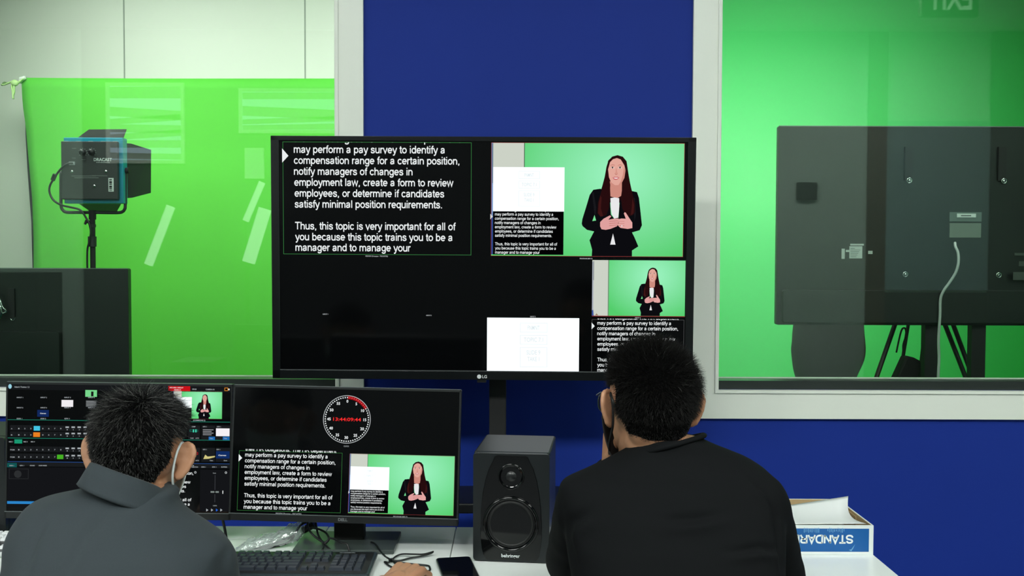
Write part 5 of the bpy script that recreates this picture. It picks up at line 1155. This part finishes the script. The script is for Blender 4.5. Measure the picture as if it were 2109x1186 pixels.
skin = mat('skin', (176, 128, 98), 0.5, var=0.06, vscale=30, bump=0.06, bscale=240)
skin_f = mat('skin_fair', (214, 164, 142), 0.5)
hair_black = mat('black_hair', (11, 11, 11), 0.5, spec=0.3); hair_grey = mat('grey_hair', (92, 92, 90), 0.45); hair_brown = mat('brown_black_hair', (20, 19, 18), 0.5, spec=0.3); scalp_dark = mat('scalp_shade', (9, 9, 9), 1.0, spec=0.0)
suit = mat('grey_suit_cloth', (37, 46, 51), 0.85, var=0.10, vscale=260, bump=0.12, bscale=700, sheen=0.05)
tee = mat('black_jersey', (9, 11, 13), 0.9, var=0.06, vscale=300, bump=0.08, bscale=500, spec=0.15)
trouser_m = mat('dark_trousers', (20, 22, 25), 0.85); shoe_m = mat('black_leather', (16, 15, 14), 0.4)
mask_black = mat('black_mask_cloth', (14, 14, 15), 0.8); mask_white = mat('white_mask_cloth', (214, 222, 222), 0.7)

def person(label, loc):
    o = bpy.data.objects.new('person', None); return o
def seated(label, x, hips, knees, ankles, torso, arms, hands, headM, neck_to, shirt_m, shirt_name, folds, wr, ear_out, collar=None, seed=0):
    """torso = rings of the garment; arms = [(shoulder, r, elbow, r, wrist, r)]"""
    g = G()
    head(g, headM, ear_out)
    hc = headM.translation; nb = headM @ Vector((0, -0.012, -0.055)); g.cap(nb, 0.050, neck_to, 0.058, 20)
    g.loft([(z, cx, cy, rx*0.84, ry*0.84) for z, cx, cy, rx, ry in torso])
    for s, rs_, e, re, w, rw in arms:
        g.cap(s, rs_-0.022, e, re-0.018, 18); g.cap(e, re-0.018, w, 0.025, 16)
    for h in hands: hand(g, **h)
    for hp, kn, an in zip(hips, knees, ankles):
        g.cap(hp, 0.075, kn, 0.052, 18); g.cap(kn, 0.05, an, 0.035, 16); an = Vector(an); g.cap(an + Vector((0, 0, -0.035)), 0.034, an + Vector((0, 0.15, -0.05)), 0.026, 14)
    me = remesh(g, 0.0038, 4)
    base = Vector((x, hips[0][1], 0.0))
    put(me, arr(me) - np.array(base, np.float32)); me.name = 'person'; me.materials.append(skin)
    o = bpy.data.objects.new('person', me); COL.objects.link(o); o.location = base; o['_o'] = tuple(base); tag(o, label, 'person')
    wm = me.copy(); put(wm, arr(wm) + np.array(base, np.float32))
    g = G(); g.loft(torso)
    for s, rs_, e, re, w, rw in arms: g.cap(s, rs_, e, re, 22); g.cap(e, re, w, rw, 20)
    cm = remesh(g, 0.006, 10); fold(cm, folds); wrinkle(cm, *wr)
    sh = child(shirt_name, cm, shirt_m, o)
    g = G()
    zb = torso[-1]
    g.ell((zb[1], zb[2]+0.01, zb[0]), (zb[3]*1.02, zb[4]*1.02, 0.10))
    for hp, kn, an in zip(hips, knees, ankles):
        an = Vector(an); g.cap(hp, 0.088, kn, 0.064, 18); g.cap(kn, 0.063, an + Vector((0, 0, 0.02)), 0.052, 16)
    child('trousers', remesh(g, 0.008, 8), trouser_m, o)
    for an in ankles:
        an = Vector(an); g = G(); g.cap(an + Vector((0, -0.03, -0.045)), 0.042, an + Vector((0, 0.15, -0.052)), 0.036, 16); g.ell(an + Vector((0, 0, -0.02)), (0.045, 0.055, 0.05))
        mm = remesh(g, 0.006, 4); c = arr(mm); c[:, 2] = np.maximum(c[:, 2], 0.002); put(mm, c); child('shoe', mm, shoe_m, o)
    return o, wm, sh
def stool(x, y, h, label):
    t = thing('stool', label, 'stool', (x, y, 0), group=None)
    g = G(); g.tube((x, y, h-0.05), (x, y, h), 0.19, n=32); g.build('seat', mat('stool_vinyl', (30, 31, 33), 0.5), t, bevel=0.012)
    g = G(); g.tube((x, y, 0.12), (x, y, h-0.05), 0.025, n=16); g.build('column', metal_grey, t)
    for i in range(5):
        a = 2*PI*i/5+0.3; g = G(); g.tube((x, y, 0.12), (x+0.27*math.cos(a), y+0.27*math.sin(a), 0.075), 0.018, n=10); g.build('leg', black_pl, t)
        g = G(); cx_, cy_ = x+0.27*math.cos(a), y+0.27*math.sin(a); g.tube((cx_-0.012, cy_, 0.027), (cx_+0.012, cy_, 0.027), 0.027, n=14); g.tube((cx_, cy_, 0.03), (cx_, cy_, 0.075), 0.008, n=8); g.build('caster', black_matte, t)

# --- man in black
def w_(px, py, Y): p = atY(px, py, Y); return (p.x, p.z)
HB = Matrix.Translation(atY(1336, 843, 1.80)) @ Matrix.Rotation(math.radians(12), 4, 'Z') @ Matrix.Rotation(math.radians(-8), 4, 'X') @ Matrix.Rotation(math.radians(1.5), 4, 'Y')
torB = [(1.098, .294, 1.757, .055, .050), (1.087, .297, 1.757, .070, .057), (1.076, .301, 1.757, .092, .062), (1.060, .307, 1.756, .124, .074), (1.044, .304, 1.750, .156, .088), (1.018, .286, 1.738, .196, .100), (.975, .287, 1.722, .198, .114), (.93, .289, 1.705, .194, .124), (.86, .290, 1.675, .184, .128), (.75, .290, 1.625, .176, .126), (.62, .288, 1.570, .178, .130), (.50, .288, 1.530, .186, .135)]
armB = [((.143, 1.735, .972), .066, (.120, 1.985, .795), .050, (.198, 1.950, .985), .036), ((.434, 1.728, .980), .066, (.514, 1.850, .800), .055, (.37, 2.04, .772), .038)]
handsB = [dict(wrist=(.203, 1.945, 1.008), palm_dir=(0.03, -0.25, 0.96), up=(-0.85, 0.45, 0.1), side=(0.3, -1, 0), curl=(0.55, 0.9, 0.6), spread=0.03, size=0.92),
          dict(wrist=(.355, 2.05, .770), palm_dir=(-0.9, 0.42, -0.04), up=(0, 0.1, 1), side=(0.3, 1, 0), curl=(0.12, 0.25, 0.2))]
def cB(*p): return [w_(a, b, 1.62) for a, b in p]
foldsB = [(cB((1360,1071),(1420,1069),(1505,1060)), -.0045, .007), (cB((1350,1082),(1430,1080),(1520,1068)), .003, .010), (cB((1485,1127),(1560,1124),(1616,1138)), -.004, .006), (cB((1480,1138),(1560,1134),(1615,1150)), .003, .008),
          (cB((1558,997),(1595,1035),(1612,1080),(1616,1150),(1615,1186)), -.0055, .007), (cB((1552,1005),(1585,1040),(1602,1090)), .004, .010), (cB((1170,1120),(1180,1090),(1215,1060)), -.004, .008), (cB((1178,1135),(1190,1105),(1228,1075)), .003, .010),
          (cB((1168,1090),(1172,1130),(1186,1186)), -.005, .008), (cB((1380,930),(1440,935),(1480,950)), .003, .010), (cB((1250,1000),(1350,985),(1480,1000)), .002, .016)]
pB, mB, shB = seated('man in a black long-sleeved shirt and glasses, seen from behind, hand raised to his chin', .288,
    [(.195, 1.53, .485), (.385, 1.53, .485)], [(.165, 1.93, .53), (.43, 1.93, .53)], [(.165, 1.90, .095), (.43, 1.90, .095)],
    torB, armB, handsB, HB, (.282, 1.752, 1.05), tee, 'shirt', foldsB, (.0018, 16.0, 3, (1, 1, 1.6)), 0.35)
g = G(); vs = []                                               # crew neck band
def ringpts(c, rx, ry, tilt, n=40): return [Vector(c) + Vector((rx*math.cos(2*PI*i/n), ry*math.sin(2*PI*i/n), tilt[0]*math.cos(2*PI*i/n) + tilt[1]*math.sin(2*PI*i/n))) for i in range(n+1)]
g.sweep(ringpts((.286, 1.762, 1.083), .064, .062, (.018, -.012)), 0.0060, 8, 0.8); g.build('neckband', tee, shB)
hair(pB, mB, HB, man_mask(-0.060), 0.013, 14000, lambda l: 0.010 + 0.012*float(sstep(-0.05, 0.07, l[2])), lambda l: (0.15*l[0]/0.08, -0.15, -0.4 + 0.5*float(sstep(0.0, 0.10, l[2]))), hair_brown, hair_grey, 0.012, 0.00042, 0.28, 0.1, 3)
# glasses: temples, front; mask with ear loops
def HP(M, x, y, z): return M @ Vector((x, y, z))
g = G(); gm = mat('dark_spectacle_frame', (22, 34, 34), 0.3)
for s in (-1, 1): g.sweep([HP(HB, s*0.0735, 0.088, 0.026), HP(HB, s*0.080, 0.04, 0.031), HP(HB, s*0.081, -0.008, 0.032), HP(HB, s*0.079, -0.026, 0.020), HP(HB, s*0.076, -0.034, 0.004)], 0.0019, 8)
fr = g.build('glasses', gm, pB)
for s in (-1, 1):
    pts = [HP(HB, s*0.039 + 0.031*math.copysign(abs(math.cos(a))**0.75, math.cos(a)), 0.098 - 0.008*abs(math.cos(a))*(1 if s*math.cos(a) > 0 else 0), 0.012 + 0.021*math.copysign(abs(math.sin(a))**0.75, math.sin(a))) for a in np.linspace(0, 2*PI, 29)]
    g = G(); g.sweep(pts, 0.0020, 8); g.build('rim', gm, fr)
    g = G(); g.add(pts[:-1], [tuple(range(28))]); g.build('lens', glass_mat('lens_glass', (240, 248, 246), 0.06), fr)
g = G(); g.sweep([HP(HB, -0.010, 0.098, 0.018), HP(HB, 0, 0.101, 0.020), HP(HB, 0.010, 0.098, 0.018)], 0.0019, 8); g.build('bridge', gm, fr)
def face_mask(M, parent, m, loop_r=0.0017):
    g = G(); N = 22; K = 12; vs = []
    for j in range(K+1):
        t = j/K; z = -0.010 - 0.098*t
        for i in range(N+1):
            a = (i/N-0.5)*2; x = 0.074*a*(1-0.22*t*t); y = 0.118 - 0.004*t*8*t - 0.062*abs(a)**1.9 - 0.012*(1-t)*(abs(a) < 0.35)*0 - (0.03*(t-0.75) if t > 0.75 else 0)
            vs.append(HP(M, x, y, z - 0.006*(1-abs(a))*(0.5-t)*-1))
    g.add(vs, [(j*(N+1)+i, j*(N+1)+i+1, (j+1)*(N+1)+i+1, (j+1)*(N+1)+i) for j in range(K) for i in range(N)], True)
    ob = g.build('face_mask', m, parent); sd = ob.modifiers.new('thickness', 'SOLIDIFY'); sd.thickness = 0.002
    for s in (-1, 1):
        g = G(); g.sweep(curve([HP(M, s*0.071, 0.060, -0.018), HP(M, s*0.078, 0.020, 0.020), HP(M, s*0.080, -0.008, 0.036), HP(M, s*0.0785, -0.020, 0.022), HP(M, s*0.0765, -0.022, 0.0), HP(M, s*0.075, -0.016, -0.026), HP(M, s*0.073, 0.002, -0.046), HP(M, s*0.068, 0.030, -0.066), HP(M, s*0.062, 0.048, -0.084)], 5), loop_r, 8, 1.0)
        g.build('ear_loop', m, ob)
face_mask(HB, pB, mask_black, 0.0024)
stool(.288, 1.49, 0.39, 'black swivel stool under the man in the black shirt')

# --- man in grey
HG = Matrix.Translation(atY(286, 944, 1.80)) @ Matrix.Rotation(math.radians(-2), 4, 'Z') @ Matrix.Rotation(math.radians(-16), 4, 'X') @ Matrix.Rotation(math.radians(4.5), 4, 'Y')
torG = [(1.004, -.690, 1.765, .066, .056), (.996, -.700, 1.758, .092, .066), (.980, -.735, 1.748, .128, .082), (.957, -.732, 1.735, .150, .098), (.933, -.716, 1.722, .174, .110), (.912, -.701, 1.712, .190, .118), (.885, -.696, 1.700, .190, .124), (.83, -.698, 1.672, .188, .130), (.74, -.695, 1.625, .182, .130), (.62, -.690, 1.570, .184, .134), (.50, -.690, 1.530, .190, .138)]
armG = [((-.820, 1.735, .905), .060, (-.858, 1.830, .800), .054, (-.80, 2.05, .772), .040), ((-.557, 1.722, .868), .066, (-.535, 1.790, .715), .050, (-.258, 1.938, .746), .028)]
handsG = [dict(wrist=(-.240, 1.967, .752), palm_dir=(0.36, 0.92, 0.12), up=(-0.1, -0.16, 1), side=(-1, 0.6, 0), curl=(0.50, 0.70, 0.40), spread=0.15, size=0.97),
          dict(wrist=(-.79, 2.06, .772), palm_dir=(0.25, 0.96, -0.05), up=(0, 0.05, 1), side=(1, -0.2, 0), curl=(0.15, 0.35, 0.3))]
def cG(*p): return [w_(a, b, 1.60) for a, b in p]
foldsG = [(cG((195,1062),(160,1110),(140,1186)), -.003, .008), (cG((330,1060),(360,1100),(372,1160)), -.0025, .010), (cG((100,1050),(140,1045),(190,1050)), .003, .012),
          (cG((470,1130),(438,1160),(428,1186)), -.0055, .007), (cG((455,1125),(425,1150),(412,1186)), .004, .010), (cG((60,1085),(50,1130),(48,1186)), -.004, .010), (cG((215,1040),(240,1080),(300,1090)), .002, .016)]
pG, mG, shG = seated('man in a grey suit jacket with greying hair, seen from behind at the monitors', -.69,
    [(-.785, 1.53, .485), (-.595, 1.53, .485)], [(-.83, 1.93, .53), (-.56, 1.93, .53)], [(-.83, 1.90, .095), (-.56, 1.90, .095)],
    torG, armG, handsG, HG, (-.690, 1.752, .965), suit, 'jacket', foldsG, (.0016, 14.0, 8, (1, 1, 1.2)), 0.9)
# jacket collar: band round the neck falling towards the front
g = G(); n = 48; vs = []; CC = Vector((-.695, 1.757, 1.016))
prof = [(0.059, 0.024), (0.062, 0.030), (0.067, 0.029), (0.077, 0.010), (0.087, -0.010), (0.090, -0.015), (0.087, -0.019), (0.076, -0.012), (0.058, -0.004)]
for i in range(n+1):
    a = -PI/2 + (i/n-0.5)*2*PI*0.80                              # centred on the nape
    fr_ = abs(i/n-0.5)*2; drop = 0.075*fr_**2.2; rs = math.cos(a); 
    for r_, z_ in prof:
        rx, ry = r_*1.0, r_*0.98
        vs.append(CC + Vector((rx*math.cos(a), ry*math.sin(a)+0.0, z_ - drop - 0.36*rx*math.cos(a) - 0.02*(1-fr_)*0)))
K = len(prof)
g.add(vs, [(i*K+j, i*K+(j+1) % K, (i+1)*K+(j+1) % K, (i+1)*K+j) for i in range(n) for j in range(K)] + [tuple(range(K)), tuple(n*K+j for j in range(K))[::-1]], True)
g.build('collar', suit, shG)
def combG(l):
    w = np.array(l) - np.array((0.015, -0.055, 0.10)); w = w/(np.linalg.norm(w)+1e-6); return (w[0]*0.9 + 0.25, w[1]*0.9, w[2]*0.8 - 0.15)
hair(pG, mG, HG, man_mask(-0.062, side=0.042), 0.008, 14000, lambda l: 0.009 + 0.024*float(sstep(0.0, 0.10, l[2])), combG, hair_black, hair_grey, 0.17, 0.00055, 0.16, 0.45, 5, lift=0.40)
face_mask(HG, pG, mask_white, 0.0022)
stool(-.69, 1.49, 0.39, 'black swivel stool under the man in the grey jacket')

# --- presenter behind the studio television
YW = 5.0; F = SF+0.006
cxw = atY(1706, 710, YW).x
def pw_(px, py): p = atY(px, py, YW); return p
g = G(); HW = Matrix.Translation((cxw-0.01, YW, F+1.60)) @ Matrix.Rotation(PI, 4, 'Z') @ Matrix.Rotation(math.radians(-4), 4, 'X')
head(g, HW, 0.0, True); g.cap((cxw, YW+0.02, F+1.53), 0.046, (cxw, YW+0.02, F+1.42), 0.055)
torW = [(F+1.44, cxw, YW+.02, .06, .055), (F+1.40, cxw, YW+.02, .13, .075), (F+1.34, cxw, YW+.015, .165, .09), (F+1.22, cxw, YW, .155, .10), (F+1.07, cxw, YW, .13, .09), (F+.98, cxw, YW+.005, .15, .10), (F+.94, cxw, YW+.01, .172, .115)]
g.loft([(z, a, b, c*0.92, d*0.92) for z, a, b, c, d in torW])
eL = pw_(1607, 575)
armW = [((cxw-.165, YW+.01, F+1.36), .048, (eL.x+.02, YW+.02, F+1.135), .042, (cxw-.07, YW-.15, F+1.10), .032), ((cxw+.165, YW+.01, F+1.36), .048, (cxw+.245, YW+.02, F+1.135), .042, (cxw+.07, YW-.15, F+1.10), .032)]
for s, a, e, b, w, c in armW: g.cap(s, a-.01, e, b-.01); g.cap(e, b-.01, w, .022)
hand(g, (cxw-.065, YW-.155, F+1.10), (0.85, -0.3, 0.1), (0, -1, 0.2), (0, 0, 1), (0.3, 0.4, 0.3), size=0.85); hand(g, (cxw+.065, YW-.155, F+1.10), (-0.85, -0.3, 0.1), (0, -1, 0.2), (0, 0, 1), (0.3, 0.4, 0.3), size=0.85)
for s in (-1, 1): g.cap((cxw+s*.075, YW, F+.86), .085, (cxw+s*.065, YW, F+.48), .052); g.cap((cxw+s*.065, YW, F+.48), .05, (cxw+s*.06, YW+.01, F+.10), .034); g.cap((cxw+s*.06, YW, F+.07), .032, (cxw+s*.06, YW-.13, F+.035), .024)
me = remesh(g, 0.006, 4); bW = Vector((cxw, YW, F)); put(me, arr(me)-np.array(bW, np.float32)); me.materials.append(skin_f)
pW = bpy.data.objects.new('person', me); COL.objects.link(pW); pW.location = bW; pW['_o'] = tuple(bW); tag(pW, 'standing presenter in black behind the dark television, only hips and an elbow showing', 'person')
wblack = mat('black_suit_cloth', (17, 19, 19), 0.85)
g = G(); g.loft(torW); 
for s, a, e, b, w, c in armW: g.cap(s, a, e, b); g.cap(e, b, w, c)
g.loft([(F+1.12, cxw, YW, .128, .092), (F+1.04, cxw, YW, .152, .108), (F+.965, cxw, YW+.005, .19, .125), (F+.95, cxw, YW+.005, .196, .13), (F+.94, cxw, YW+.005, .18, .12)])
child('jacket', remesh(g, 0.007, 4), wblack, pW)
hipL, hipR = pw_(1633.5, 710).x, pw_(1780, 710).x; bl, br = pw_(1645, 783), pw_(1755, 783); hm = (hipL+hipR)/2
g = G(); zz = [F+1.0, pw_(0, 675).z, pw_(0, 700).z, pw_(0, 715).z, pw_(0, 735).z, pw_(0, 760).z, pw_(0, 783).z, F+.50, F+.45]
ed = [(1640, 1775), (1635, 1777), (1633.5, 1780), (1632, 1781), (1634, 1778), (1638, 1767), (1646, 1757), (1657, 1742), (1658, 1740)]
g.loft([(z, (pw_(a, 700).x+pw_(b, 700).x)/2, YW+.005, (pw_(b, 700).x-pw_(a, 700).x)/2, .125-.02*i/8) for i, (z, (a, b)) in enumerate(zip(zz, ed))])
child('skirt', remesh(g, 0.007, 3), wblack, pW)
mW = me.copy(); put(mW, arr(mW)+np.array(bW, np.float32))
def fm(l): return np.where((l[:, 2] > 0.055) | ((l[:, 1] < 0.01) & (l[:, 2] > -0.09)), 0.6, -1.0)
hair(pW, mW, HW, fm, 0.012, 900, lambda l: 0.30 if l[2] < 0.08 else 0.16, lambda l: (l[0]*3, -0.25, -2.2), mat('dark_brown_hair', (36, 18, 16), 0.4), hair_black, 0.2, 0.0022, 0.1, 0.05, 9)
for s in (-1, 1):
    g = G(); g.cap((cxw+s*.06, YW+.02, F+.045), .034, (cxw+s*.06, YW-.14, F+.03), .027); mm = remesh(g, 0.006, 3); c = arr(mm); c[:, 2] = np.maximum(c[:, 2], F+.002); put(mm, c); child('shoe', mm, shoe_m, pW)
